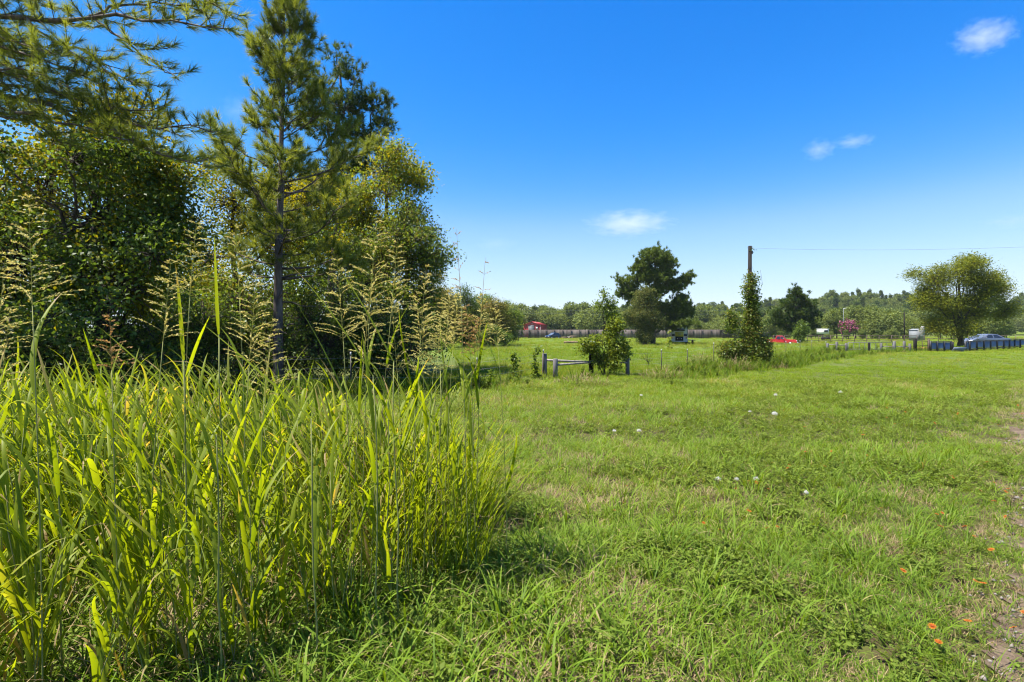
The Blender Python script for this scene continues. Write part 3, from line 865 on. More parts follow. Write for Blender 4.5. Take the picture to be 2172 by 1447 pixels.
# ------------------------------------------------------------------ tall seeding grass
def stalk_leaves(mb, rng, stem, H, nleaf, z0=.08, z1=.95, Lr=(.40, .80), Wr=(.016, .033), azb=None, seg=9):
    """leaves up a stem polyline function stem(t)->point"""
    az0 = rng.uniform(0, 2 * pi)
    outs = []
    for k in range(nleaf):
        f = z0 + (z1 - z0) * (k + rng.uniform(0, .6)) / nleaf
        az = az0 + (k % 2) * pi + rng.normal(0, .5)
        if azb is not None and rng.uniform() < .35:
            az = azb + rng.normal(0, .6)
        ti = rng.uniform(.15, .75)
        if f < .3 and rng.uniform() < .28: ti = rng.uniform(.85, 1.0)
        L = rng.uniform(*Lr) * (1.0 - .35 * abs(f - .55))
        brk = rng.uniform() < .22
        outs.append((stem(f), az, L, rng.uniform(*Wr), rng.uniform(.12, .58), rng.uniform(.1, .85) if not brk else rng.uniform(1.3, 2.2), ti, rng.normal(0, .5), 1.4 if not brk else 3.0))
    if mb is not None:
        for b, az, L, w, t0, be, ti, tw, pw in outs:
            blades(mb, [b], az, L, w, t0, be, seg, ti, fold=.16, twist=tw, power=pw, fat=.5)
    return outs

def stem_fn(H, lean, az, rng):
    wob = rng.normal(0, .012, 2)
    return lambda t: np.array([cos(az) * lean * t ** 2 + wob[0] * sin(t * 5), sin(az) * lean * t ** 2 + wob[1] * sin(t * 4), H * t])

def leafy_stalk_mesh(name, seed, H, nleaf, short=False):
    r = np.random.default_rng(seed); mb = MB()
    fn = stem_fn(H, r.uniform(.02, .2), r.uniform(0, 6.28), r)
    P = np.array([fn(t) for t in np.linspace(0, .92, 7)])
    mb.tube(P, np.linspace(.0045, .002, 7), 5, r.uniform(.1, .5), mat=1)
    stalk_leaves(mb, r, fn, H, nleaf, azb=pi * .95, seg=8)
    return mb.mesh(name, [M['johnson'], M['johnson_stem']], smooth=True)

tall_protos = [leafy_stalk_mesh('tall_%02d' % k, 300 + k, h, nl) for k, (h, nl) in enumerate([(1.0, 9), (1.15, 9), (.85, 8), (1.2, 10), (.95, 9), (.6, 7), (.45, 6), (.7, 8)])]
C_tall = proto_collection('tall_grass_stalks', tall_protos)
rt = np.random.default_rng(77)
pts = []
cand = np.stack([rt.uniform(-6.3, 0, 14000), rt.uniform(1.25, 6.8, 14000)], 1)
cand = cand[in_tall(cand)]
dens = fbm(cand, 1.3, 91, 2)
cand = cand[rt.uniform(size=len(cand)) < np.clip((dens - .22) * 1.6, .15, 1)]
sel = cand[:1150]
n_main = len(sel); sel = np.vstack([sel, cand[1150:1550]])     # low leafy fill between the tall stalks
nS = len(sel)
edge = (~in_tall(sel, -.30))
big = rt.choice([0, 1, 2, 3, 4], nS); small = rt.choice([5, 6, 7, 2], nS)
idx = np.where(edge & (rt.uniform(size=nS) < .55) | (rt.uniform(size=nS) < .18), small, big)
rt_rot = rots(nS, .07, rt); rt_rot[:, 2] = rt.uniform(-1.2, 1.2, nS) + np.where(rt.uniform(size=nS) < .3, rt.uniform(0, 6.28, nS), 0)
idx[n_main:] = rt.choice([5, 6, 7], nS - n_main)
it = (fbm(sel, .9, 95, 2) - .5) * .35 + rt.normal(0, .05, nS)
scatter('tall_grass', np.c_[sel, ground_z(sel[:, 0], sel[:, 1])], rt_rot, rt.uniform(.78, 1.10, nS) * np.interp(sel[:, 0], [-3, -1.6, -.3], [1.0, .98, .78]), idx, it, C_tall, label='dense stand of tall bright green broad bladed grass beside the verge', cat='tall grass')

# dead leaves and thatch at the foot of the stand
kd = rt.choice(len(sel), 420, replace=False)
pd_ = sel[kd] + rt.normal(0, .06, (420, 2))
scatter('grass_thatch', np.c_[pd_, ground_z(pd_[:, 0], pd_[:, 1])], rots(420, .15, rt), rt.uniform(.5, 1.0, 420), rt.choice([1, 1, 1, 0], 420), rt.normal(.05, .1, 420), C_rank, label='dry dead leaves and thatch at the foot of the tall grass', cat='dry grass')

def panicle(mb, base, axis, L, rng, dense=1.0, droop=.25, wide=.34):
    axis = unit(axis); u = unit(np.cross(axis, (0.3, 1, 0.1))); v = np.cross(axis, u)
    top = base + axis * L
    mb.tube(np.array([base, base + axis * L * .5, top]), [.0018, .0013, .0006], 4, .3, cap=False)
    C, D = [], []
    nw_ = int(11 * dense)
    a0 = rng.uniform(0, 6)
    for k in range(nw_):
        t = (k + rng.uniform(0, .5)) / nw_
        for b in range(rng.integers(2, 5)):
            a = a0 + rng.uniform(0, 2 * pi)
            Lb = L * wide * (1 - .86 * t) * rng.uniform(.6, 1.15)
            th = rng.uniform(.65, 1.15)
            o0 = base + axis * L * t
            side = u * cos(a) + v * sin(a)
            pts = [o0]
            d = unit(axis * cos(th) + side * sin(th))
            ns = 6
            for s_ in range(ns):
                d = unit(d + side * .10 - np.array([0, 0, 1.0]) * droop * .22)
                pts.append(pts[-1] + d * Lb / ns)
            pts = np.array(pts)
            mb.tube(pts, np.linspace(.0008, .0004, ns + 1), 3, .35, cap=False)
            m_ = int((8 + 105 * Lb) * dense)
            f = np.sort(rng.uniform(.22, 1, m_)) * ns
            i0 = np.minimum(f.astype(int), ns - 1)
            C.append(pts[i0] + (pts[i0 + 1] - pts[i0]) * (f - i0)[:, None])
            D.append(unit(pts[i0 + 1] - pts[i0]) + rng.normal(size=(m_, 3)) * .35)
    C, D = np.vstack(C), np.vstack(D)
    Ls = rng.uniform(.009, .015, len(C))
    leaf_quads(mb, C, D, rdir(len(C), rng), Ls, Ls * .38, rng.uniform(.1, 1, len(C)), 0, .15)

def behind_edge(px, d):
    for _ in range(6):
        x = (px - 1086) / F * d
        yf = float(np.interp(x, [-6, -3.4, -2.3, -1.2, -0.55, -0.2], [1.30, 1.45, 1.75, 2.75, 3.30, 3.6])) + .12
        if d >= yf: break
        d = yf
    return d

def johnson(px, py, d, label, seed, pl=.36, mat='panicle', nleaf=4, lean=.12, laz=None, dense=1.0, thin=False, wide=.34):
    r = np.random.default_rng(seed)
    d2 = behind_edge(px, d); pl = pl * d2 / d; d = d2
    top = W(px, py, d)
    az = r.uniform(0, 6.28) if laz is None else laz
    H = top[2] - .02
    base = np.array([top[0] - cos(az) * lean, top[1] - sin(az) * lean, 0.0])
    t = thing('seeding_grass_stalk', label, 'tall grass', base, 'tall grass stalks carrying seed panicles')
    fn = stem_fn(H, lean, az, r)
    tp = 1 - pl / H
    P = np.array([fn(x) for x in np.linspace(0, tp, 9)])
    mb = MB(); mb.tube(P, np.linspace(.0036, .0016, 9), 6, r.uniform(.1, .5))
    mb.build('stem', M['johnson_stem'], t, smooth=True)
    mb = MB(); panicle(mb, P[-1], fn(1.0) - fn(tp), pl, r, dense, wide=wide)
    mb.build('panicle', M[mat], t)
    for o_ in stalk_leaves(None, r, fn, H, nleaf, .25, tp * .93, (.40, .75), (.016, .027), azb=pi * .9):
        b, a, L, w, t0, be, ti, tw, pw = o_
        mb = MB(); blades(mb, [b], a, L, w, t0, be, 9, min(ti, .7), fold=.16, twist=tw, power=pw, fat=.5)
        mb.build('leaf', M['johnson'], t, smooth=True)
    return t

stalks = [
    (60, 395, 1.95, .44, 'panicle', 1.25, 'tall pale green seed panicle standing up against the dark vine thicket at the frame edge'),
    (8, 520, 1.75, .36, 'panicle', 1.2, 'wide seed panicle drooping at the very edge beside the tallest panicle'),
    (22, 640, 2.0, .34, 'panicle', 1.0, 'lower sparse seed panicle under the tallest edge panicle'),
    (228, 655, 2.5, .28, 'panicle_dark', 1.0, 'rust orange seed panicle alone in front of the dark thicket'),
    (362, 540, 2.6, .42, 'panicle', 1.2, 'golden seed panicle behind two upright folded leaves'),
    (420, 455, 3.2, .50, 'panicle', 1.2, 'high golden panicle at the sky gap between thicket and pine'),
    (500, 470, 3.6, .52, 'panicle', 1.1, 'broad high panicle just beside the pine trunk'),
    (545, 575, 2.6, .44, 'panicle', 1.3, 'dense golden panicle crossing the pine trunk base'),
    (582, 665, 2.7, .42, 'panicle', 1.4, 'bushy low panicle directly under the pine trunk'),
    (716, 535, 2.5, .42, 'panicle', 1.4, 'upright yellow panicle with clear tip right of the pine trunk'),
    (800, 455, 2.9, .56, 'panicle', 1.4, 'tallest dense golden panicle before the round oak'),
    (785, 590, 2.6, .42, 'panicle', 1.4, 'fuzzy golden panicle tangled in front of the dark understory'),
    (832, 640, 3.0, .40, 'panicle', 1.2, 'short golden panicle low before the oak trunk'),
    (905, 555, 3.4, .46, 'panicle', 1.2, 'golden panicle at the right hand rim of the oak'),
    (900, 660, 3.2, .38, 'panicle', 1.2, 'low golden panicle where the woods end'),
    (966, 478, 3.3, .42, 'panicle_dark', .55, 'thin open panicle standing alone high against the sky'),
    (1034, 540, 3.3, .36, 'panicle_dark', .5, 'smaller thin open panicle against the sky, second from the woods'),
    (955, 600, 3.3, .40, 'panicle', 1.4, 'dense tan panicle before the olive trees at the field edge'),
    (985, 640, 3.5, .34, 'panicle_dark', 1.2, 'fan shaped tan panicle before the olive trees'),
    (1025, 615, 3.6, .36, 'panicle', 1.2, 'tan panicle just under the smaller thin one'),
    (930, 690, 3.4, .34, 'panicle', 1.2, 'lowest tan panicle at the edge of the field view'),
    (885, 610, 3.8, .42, 'panicle', 1.3, 'tan panicle low against the oak trunk'),
    (940, 628, 3.9, .40, 'panicle', 1.4, 'leaning tan panicle between oak and olive trees'),
    (972, 612, 3.7, .40, 'panicle', 1.4, 'dense tan panicle right under the tall thin one'),
    (1048, 632, 3.8, .34, 'panicle', 1.2, 'outermost tan panicle over the field edge trees'),
    (838, 500, 3.4, .50, 'panicle', 1.3, 'high golden panicle crossing the middle of the oak'),
    (1010, 665, 3.6, .28, 'panicle_dark', 1.2, 'short rusty panicle low before the field edge trees'),
]
for k, (px, py, d, pl, mt, de, lab) in enumerate(stalks):
    johnson(px, py, d, lab, 500 + k, pl, mt, 3 if de > .8 else 1, .10, 0.2 if k % 3 else 2.8, de, wide=.30 if de < .8 else .40)

# flag leaves standing clear of the stand
re_ = np.random.default_rng(555)
ne = 42
pe_ = np.stack([re_.uniform(-.90, -.20, ne), re_.uniform(3.5, 5.2, ne)], 1)
lean_protos = []
for k in range(4):
    mb = MB(); r = np.random.default_rng(600 + k); nb_ = 9
    blades(mb, np.c_[r.normal(0, .05, (nb_, 2)), np.zeros(nb_)], r.normal(0, .55, nb_), r.uniform(.6, 1.25, nb_), r.uniform(.008, .018, nb_), r.uniform(.05, .35, nb_), r.uniform(.35, 1.5, nb_), 10, r.uniform(.1, .7, nb_), fold=.12, power=1.8, fat=.4)
    lean_protos.append(mb.mesh('leaning_%02d' % k, M['johnson'], smooth=True))
C_lean = proto_collection('leaning_blades', lean_protos)
scatter('leaning_grass', np.c_[pe_, ground_z(pe_[:, 0], pe_[:, 1])], np.c_[np.zeros((ne, 2)), re_.normal(-.2, .5, ne)], re_.uniform(.7, 1.1, ne), re_.integers(0, 4, ne), re_.normal(0, .06, ne), C_lean, label='slim blades arching out of the tall grass over the open verge', cat='tall grass')
flags = [(455, 500, 2.1, .55, .030, .05, .0, 'broad folded leaf standing bolt upright on its grey stem before the thicket'),
         (372, 560, 2.2, .50, .026, .06, .1, 'slim pale upright leaf beside the broad folded leaf'),
         (765, 765, 2.2, .42, .034, .25, 2.4, 'broad leaf bent sharply over at its middle among the panicles'),
         (600, 545, 2.6, .85, .022, .55, .25, 'long straight leaf slanting up past the pine trunk'),
         (700, 545, 2.7, .75, .022, .5, .2, 'long leaf slanting across the upright yellow panicle'),
         (1003, 705, 2.3, .45, .020, .5, 1.5, 'bright arching leaf reaching out over the open field'),
         (205, 690, 2.1, .75, .024, .75, .1, 'long leaf leaning steeply in front of the thicket base'),
         (420, 680, 2.3, .8, .024, .85, .1, 'longest leaning leaf crossing under the panicles'),
         (40, 850, 1.7, .40, .034, .3, 2.2, 'wide leaf hanging down at the frame edge')]
for k, (px, py, d, L, w, t0, be, lab) in enumerate(flags):
    r = np.random.default_rng(900 + k)
    d = behind_edge(px, d)
    top = W(px, py, d)
    az = pi * .97 + r.normal(0, .15) if k not in (5,) else .1
    # root of the leaf found from its curve
    probe = MB(); blades(probe, [(0, 0, 0)], az, L, w, t0, be, 10, .5, fold=.16, power=1.4 if be < 1.2 else 3, fat=.5)
    Vp = np.vstack(probe.v); tip = Vp[-2] if be < 1.2 else Vp[np.argmax(Vp[:, 2])]
    node = top - tip
    t = thing('leafy_grass_stalk', lab, 'tall grass', (node[0] + .03, node[1], 0), 'leafy tall grass stalks without seed')
    mb = MB(); hz = node[2]
    mb.tube(curve_pts((0, 0, 0), (-.03, 0, hz), 0, 6, r, .006), np.linspace(.005, .003, 6), 6, .3); mb.build('stem', M['johnson_stem'], t, smooth=True)
    mb = MB(); blades(mb, [(-.03, 0, hz)], az, L, w, t0, be, 12, r.uniform(.55, .72), fold=.16, power=1.4 if be < 1.2 else 3, fat=.5); mb.build('leaf', M['johnson'], t, smooth=True)
    for j in range(3):
        zz = hz * r.uniform(.35, .85); f = zz / hz
        mb = MB(); blades(mb, [(-.03 * f, 0, zz)], r.uniform(0, 6.28), r.uniform(.4, .7), r.uniform(.018, .026), r.uniform(.2, .5), r.uniform(.2, .9), 9, r.uniform(.2, .7), fold=.16, fat=.5); mb.build('leaf', M['johnson'], t, smooth=True)

# ------------------------------------------------------------------ the woods
def at(px, d, z=0.0):
    return (float((px - 1086.0) / F * d), float(d), z)

# pine whose limbs reach in from outside the frame
def overhanging_pine():
    rng = np.random.default_rng(41)
    base = np.array(at(-230, 9.3))
    t = thing('pine_tree', 'big pine whose long limbs hang in over the vine thicket', 'tree', base, 'pine trees of the woods')
    limbs = [
        [(-200, -10, 9.2), (-90, 20, 8.9), (0, 36, 8.6), (90, 41, 8.3), (190, 38, 8.0), (215, 25, 7.9), (330, 45, 7.7), (440, 52, 7.5), (492, 62, 7.4)],
        [(200, 42, 8.0), (260, 80, 7.9), (290, 110, 7.8), (340, 140, 7.6), (378, 168, 7.5)],
        [(55, 42, 8.3), (120, 90, 8.2), (200, 140, 8.0), (300, 182, 7.8)],
        [(120, 90, 8.3), (170, 105, 8.4), (230, 140, 8.4), (262, 190, 8.3)],
        [(-200, 185, 9.4), (-90, 200, 9.2), (0, 207, 9.0), (60, 205, 8.8), (110, 225, 8.7), (160, 250, 8.6), (230, 270, 8.4), (270, 295, 8.3), (330, 325, 8.2), (400, 340, 8.1), (452, 352, 8.0)],
        [(130, 235, 8.7), (230, 255, 8.6), (330, 272, 8.5), (400, 262, 8.3), (468, 285, 8.2)],
        [(160, 250, 8.6), (220, 230, 8.4), (300, 235, 8.3), (350, 225, 8.2)],
        [(-200, 80, 9.6), (-50, 95, 9.2), (30, 120, 9.0), (90, 135, 8.8), (150, 170, 8.6)],
        [(-200, 120, 9.6), (-50, 150, 9.0), (40, 160, 8.6), (110, 190, 8.4), (190, 215, 8.3)],
        [(-150, 60, 9.0), (-20, 70, 8.4), (50, 95, 8.0), (110, 120, 7.8)],
        [(-120, -30, 9.0), (60, -35, 8.6), (180, -50, 8.3), (300, -35, 8.0), (420, -10, 7.8), (488, 25, 7.6)],
        [(190, 38, 8.0), (240, 15, 8.0), (300, 5, 8.0), (370, 10, 7.9), (430, 20, 7.8)],
        [(-100, 230, 9.2), (0, 245, 9.0), (70, 262, 8.9), (130, 300, 8.8)],
        [(-160, 130, 8.6), (-40, 140, 8.2), (60, 150, 7.9), (140, 185, 7.8)],
        [(-160, 150, 9.4), (-40, 175, 9.2), (60, 185, 9.0), (150, 205, 8.9), (250, 215, 8.8)],
        [(-160, 60, 8.6), (-30, 90, 8.3), (60, 115, 8.2), (150, 150, 8.2), (230, 190, 8.2)],
        [(-160, 215, 8.8), (-20, 225, 8.4), (80, 240, 8.2), (200, 275, 8.1), (300, 300, 8.0)],
        [(-100, 10, 9.0), (-30, -10, 8.6), (60, 0, 8.3), (110, 12, 8.2)],
    ]
    mbT = MB(); TT, AA = [], []
    tp = np.array([[0, 0, -.2], [.05, .1, 4], [0, .1, 8], [.1, 0, 12], [.15, 0, 15]])
    mbT.tube(tp, [.30, .24, .19, .12, .05], 10)
    for k, lb in enumerate(limbs):
        Q = np.array([W(*p_) for p_ in lb]) - base
        main = lb[0][0] <= -100
        if main:
            Q = np.vstack([[[0.02, 0, Q[0, 2] - .5]], Q])
        # resample
        L = np.r_[0, np.cumsum(np.linalg.norm(np.diff(Q, axis=0), axis=1))]
        s_ = np.linspace(0, L[-1], 16)
        P = np.stack([np.interp(s_, L, Q[:, j]) for j in range(3)], 1) + rng.normal(size=(16, 3)) * .02
        r0 = .055 if k in (0, 4) else (.035 if main else .016)
        mbT.tube(P, np.linspace(r0 * 1.3, .006, 16), 7)
        fr = [L[-1]]
        vis = .12 if not main else .35
        tw, T, A = branch_tufts(P, rng, vis, .105 if k not in (1, 2, 3) else .16, .40, up=.35)
        for w_ in tw: mbT.tube(w_, np.linspace(.009, .004, 3), 3, cap=False)
        TT += T; AA += A
    # rest of the crown above the frame
    for b in range(26):
        z = rng.uniform(8.8, 14.5); az = rng.uniform(0, 6.28); Ln = rng.uniform(1.2, 3.0) * (1.25 - (z - 8) / 9)
        P = curve_pts((.05, 0, z), (cos(az) * Ln, sin(az) * Ln, z + .4 * Ln), .1, 7, rng, .03)
        mbT.tube(P, np.linspace(.04, .006, 7), 5)
        tw, T, A = branch_tufts(P, rng, .35, .3, .5)
        TT += T; AA += A
    mbT.build('trunk', M['bark_pine'], t, smooth=True)
    mbC = MB(); needle_tufts(mbC, np.array(TT), np.array(AA), 60, .185, .0075, rng, .42, .15)
    mbC.build('crown', M['pine'], t, kind='stuff')
overhanging_pine()

GW = 'broadleaf trees of the woods'
broadleaf('thick vine covered tree forming a dark leafy wall under the pine limbs', at(200, 11.6),
          [(0, 0, 4.3, 2.2, 1.9, 1.9), (-1.7, 0, 3.4, 2.0, 1.9, 2.4), (.9, -.3, 2.7, 1.5, 1.5, 2.2), (-.4, -.2, 1.5, 2.3, 1.8, 1.6), (1.1, .2, 4.2, .95, 1.1, 1.4), (-3.2, 0, 2.8, 1.6, 1.6, 2.4), (.2, -.8, 5.4, .9, .9, .8), (-1.6, -.6, 5.6, .9, .9, .7)],
          5.0, .16, 3600, 11, .075, .62, .17, 'leaf_dark', 51, cat='tree', group=GW, gap=.43, gfreq=1.0, tint0=.42, mat2='leaf_yellow', share2=.14, lumps=4)
broadleaf('sunlit yellow green tree topping the vine covered wall', at(235, 12.6),
          [(0, 0, 6.0, 1.9, 1.6, 1.35), (-1.5, 0, 5.6, 1.6, 1.5, 1.4), (1.0, 0, 5.5, .9, 1.1, 1.1), (1.25, .1, 4.2, .75, 1.0, 1.5), (1.15, -.6, 2.9, .7, .8, 1.0), (-3, .3, 5.6, 1.6, 1.4, 1.4)],
          6.0, .15, 1900, 10, .085, .6, .18, 'leaf_yellow', 52, group=GW, lumps=3, gap=.42, gfreq=1.2, tint0=.55)
broadleaf('loose yellow green tree seen through the slender pine', at(500, 18.5),
          [(0, 0, 6.4, 1.5, 1.6, 1.9), (1.4, 0, 5.4, 1.7, 1.6, 1.9), (-.9, 0, 4.4, 1.3, 1.5, 1.8), (2.6, .3, 6.6, 1.3, 1.3, 1.6), (.4, 0, 2.8, 2.2, 1.8, 1.6)],
          7.0, .15, 2300, 10, .085, .55, .22, 'leaf_yellow', 53, group=GW, lumps=3, gap=.45, gfreq=1.0, tint0=.52)
broadleaf('yellow tinged tree with high rounded top beside the darker pine', at(815, 21.0),
          [(0, 0, 8.3, 1.35, 1.4, 1.7), (-1.2, 0, 7.2, 1.3, 1.4, 1.5), (.8, 0, 6.9, 1.1, 1.2, 1.4), (-.3, 0, 5.4, 2.0, 1.6, 1.7), (1.1, 0, 8.0, .7, .9, .7)],
          8.5, .17, 2000, 10, .095, .55, .22, 'leaf_oak', 54, group=GW, lumps=3, gap=.42, gfreq=1.0, tint0=.62, mat2='leaf_yellow', share2=.55)
broadleaf('round spreading oak at the outer edge of the woods', at(862, 19.5),
          [(-.2, 0, 5.5, 1.35, 1.4, 1.6), (.55, 0, 4.6, 1.0, 1.2, 1.5), (-.9, 0, 4.0, 1.5, 1.5, 1.8), (.5, 0, 3.0, 1.1, 1.3, 1.5), (-.4, 0, 1.7, 1.5, 1.5, 1.5), (1.0, 0, 4.6, .7, .8, .8)],
          5.8, .16, 2900, 10, .075, .55, .19, 'leaf_oak', 55, group=GW, lumps=4, gap=.40, gfreq=1.15, tint0=.46, mat2='leaf_olive', share2=.25)
back = [(330, 27, 7.6, 'leaf_oak', 'mid green tree filling the woods behind the vine wall'), (620, 27, 9.6, 'leaf_oak', 'green tree closing the gap behind the slender pine'),
        (720, 26, 8.4, 'leaf_dark', 'dark tree behind the slender pine and its neighbour'), (440, 30, 6.6, 'leaf_yellow', 'pale tree low in the sky gap behind the vine wall'),
        (120, 26, 9.0, 'leaf_dark', 'dark tree far behind the vine wall')]
for k, (px, d, h, mt, lab) in enumerate(back):
    broadleaf(lab, at(px, d), [(0, 0, h - 1.7, 1.9, 1.8, 1.8), (-1.2, 0, h - 3.2, 2.0, 1.9, 2), (1.3, 0, h - 3.5, 2.1, 1.9, 2.1), (0, 0, h * .35, 2.7, 2.2, 2.4)], h - 1.5, .17, 1150, 9, .13, .6, .28, mt, 60 + k, group=GW, gap=.4, gfreq=.8, lumps=3)
under = [(265, 12.8, 2.6), (345, 14.0, 3.1), (430, 14.5, 3.3), (505, 15.8, 3.8), (575, 16.6, 3.6), (645, 15.8, 3.3), (715, 16.8, 4.1), (785, 17.0, 3.6), (845, 16.6, 2.9), (120, 10.6, 2.4), (20, 10.2, 2.6), (-60, 10.8, 3.2)]
ul = ['at the foot of the vine wall', 'beside the vine wall', 'before the sky gap', 'just short of the pine trunk', 'at the foot of the slender pine', 'just past the pine trunk',
      'tallest one under the darker pine', 'under the yellow tinged tree', 'last one beneath the oak', 'low under the overhanging limbs', 'close by the frame edge', 'half out of the frame']
for k, (px, d, h) in enumerate(under):
    mt = 'leaf_dark' if k % 3 else 'leaf_oak'
    broadleaf('dark understory shrub with tangled twigs, ' + ul[k], at(px, d), [(0, 0, h * .62, 1.25, 1.1, h * .36), (-.6, 0, h * .38, 1.2, 1.1, h * .36), (.6, -.1, h * .4, 1.2, 1.1, h * .36)], h * .8, .05, 560, 9, .075, .55, .17, mt, 80 + k,
              name='shrub', cat='shrub', group='dark shrubs under the woods', gap=.44, gfreq=1.2, twigs=.8, stems=3, tint0=.33)

# ------------------------------------------------------------------ trees and bushes in the field
broadleaf('big spreading loose crowned tree with wind swept sprays beside the panel fence', at(2035, 52.0),
          [(0, 0, 7.6, 2.2, 2, 1.7), (-2.6, 0, 6.9, 1.7, 1.6, 1.5), (2.4, 0, 7.0, 2.0, 1.8, 1.7), (4.0, 0, 5.8, 1.5, 1.5, 1.6), (-1.6, 0, 4.8, 1.9, 1.8, 1.8), (1.6, 0, 4.6, 2.2, 2, 2), (-3.6, 0, 5.0, 1.2, 1.2, 1.4), (4.6, 0, 4.0, 1.2, 1.2, 1.2), (-2.2, 0, 2.6, 1.4, 1.4, 1.3), (.3, 0, 2.4, 1.6, 1.5, 1.6), (-4.0, 0, 7.6, .8, .8, .6), (1.0, 0, 9.0, 1.2, 1, .9)],
          7.4, .26, 3300, 13, .18, .26, .36, 'leaf_willow', 101, lumps=3, gap=.46, gfreq=.8, shell=1.9, bias=(-.55, 0, .12), droop=.1, tint0=.48)
def lobed_pine(label, loc, H, r, lobes, nclu, tpc, per, nl, nw, seed, mat, tint0=.45, gap=.36, gfreq=.8):
    rng = np.random.default_rng(seed); t = thing('pine_tree', label, 'tree', loc); lobes = np.asarray(lobes, float)
    P, k, dd_ = crown_points(lobes, nclu, rng, gap, gfreq, 1.8, seed)
    TP = curve_pts((0, 0, -.2), (.3, 0, H * .95), 0, 10, rng, .012); mbT = MB()
    mbT.tube(TP, r * (1 - .8 * np.linspace(0, 1, 10)), 10)
    for lb in lobes:
        a = TP[int(np.clip((lb[2] - .12 * abs(lb[0])) / H * .8, .1, .95) * 9)]
        mbT.tube(curve_pts(a, lb[:3] - (0, 0, lb[5] * .3), .25, 7, rng, .05), np.linspace(r * .4, r * .12, 7), 6)
    for p, kk in zip(P[::2], k[::2]):
        c = lobes[kk, :3] - (0, 0, lobes[kk, 5] * .3); mbT.tube(curve_pts(c + (p - c) * .2, p, -.1, 4, rng, .06), np.linspace(r * .09, .012, 4), 3, cap=False)
    mbT.build('trunk', M['bark_pine'], t, smooth=True)
    T = np.repeat(P, tpc, 0) + rng.normal(size=(len(P) * tpc, 3)) * nl * .55
    A = unit(np.repeat(dd_, tpc, 0) * .6 + rng.normal(size=(len(T), 3)) * .5 + (0, 0, .55))
    mbC = MB(); needle_tufts(mbC, T, A, per, nl, nw, rng, tint0, nl * .6, spread=(.3, 1.4)); mbC.build('crown', M[mat], t, kind='stuff')
    return t
pine('tall slender pine with bare lower trunk standing before the yellow green trees', at(590, 15.0), 11.75, .155, 3.4,
     lambda u, az: (2.75 * (1 - u) ** .85 * min(1, .6 + 1.8 * u) + .22) * (1.0 + .24 * cos(az - .2)) * (.72 + .38 * sin(u * 17 + 2 * az + 1)), .37, 80, .24, .013, 7, group='pine trees of the woods', el=(.05, 1.05), bend=(.22, 0), sub=.72, gap=.12, dead=9, whorl=(3, 4), start=.46, spread=(.2, 1.3))
lobed_pine('darker pine rising behind the slender one, crown leaning out to the open side', at(705, 23.0), 14.6, .20,
           [(.2, 0, 14.0, .75, .8, .8), (1.0, 0, 13.2, .85, .8, .55), (-.5, 0, 13.0, .8, .8, .6), (1.9, .2, 12.2, .7, .8, .5), (.6, 0, 12.0, 1.1, 1, .6), (2.3, 0, 11.1, .65, .7, .45), (1.2, 0, 10.7, 1.0, .9, .55), (-.5, 0, 11.2, 1.0, 1, .7), (2.45, 0, 9.7, .6, .7, .4), (1.6, .1, 9.2, .8, .8, .45), (.4, 0, 9.4, 1.1, 1, .7), (-.6, 0, 8.4, 1.2, 1.1, .7), (1.2, 0, 7.8, .9, .9, .5)], 430, 4, 30, .25, .020, 108, 'pine_far', .55, gap=.40, gfreq=1.3)['group'] = 'pine trees of the woods'
lobed_pine('round headed old pine towering over the brown cedar', at(1385, 72.0), 13.6, .34,
           [(.2, 0, 12.3, 2.4, 2.2, 1.5), (-1.6, 0, 11.0, 1.7, 1.7, 1.2), (2.3, 0, 11.2, 1.5, 1.5, 1.3), (.4, 0, 9.6, 2.6, 2.3, 1.3), (-2.6, 0, 9.3, 1.7, 1.6, .8), (-4.6, 0, 9.0, .9, 1, .6), (4.6, 0, 9.3, 1.3, 1.2, .9), (2.9, 0, 8.4, 1.5, 1.5, .9), (-3.9, 0, 7.4, 1.5, 1.4, .8), (-2.6, 0, 6.4, 1.3, 1.3, .9),
            (3.6, 0, 6.0, 1.8, 1.7, 1.2), (4.8, 0, 4.9, 1.1, 1.2, .9), (3.0, 0, 4.4, 1.9, 1.8, 1.2), (2.2, 0, 3.0, 1.7, 1.7, .9), (3.9, -1.6, 3.0, 1.9, 1.2, .6), (.3, 0, 7.6, 1.6, 1.6, .9), (-1.4, 0, 4.2, 1.8, 1.6, 1.2), (-3.0, 0, 7.9, 1.5, 1.4, 1.0), (1.6, 0, 5.6, 1.8, 1.6, 1.2), (-.2, 0, 6.2, 2.0, 1.8, 1.2)], 1150, 4, 26, .42, .075, 102, 'pine_far', .88)
broadleaf('brown tinged cedar standing in front of the old pine', at(1368, 69.0),
          [(0, 0, 7.0, .9, 1, 1.3), (-.7, 0, 5.4, 1.2, 1.2, 1.3), (.9, 0, 5.0, 1.3, 1.3, 1.4), (0, 0, 3.2, 1.9, 1.8, 1.6), (-1.8, 0, 3.6, 1.0, 1, 1.2), (1.7, 0, 3.1, 1.0, 1, 1.2), (0, 0, 1.2, 1.3, 1.3, 1.3)],
          6.8, .28, 3200, 12, .15, .35, .30, 'leaf_cedar', 103, lumps=3, gap=.36, gfreq=.8, tint0=.42, mat2='pine_far', share2=.25)
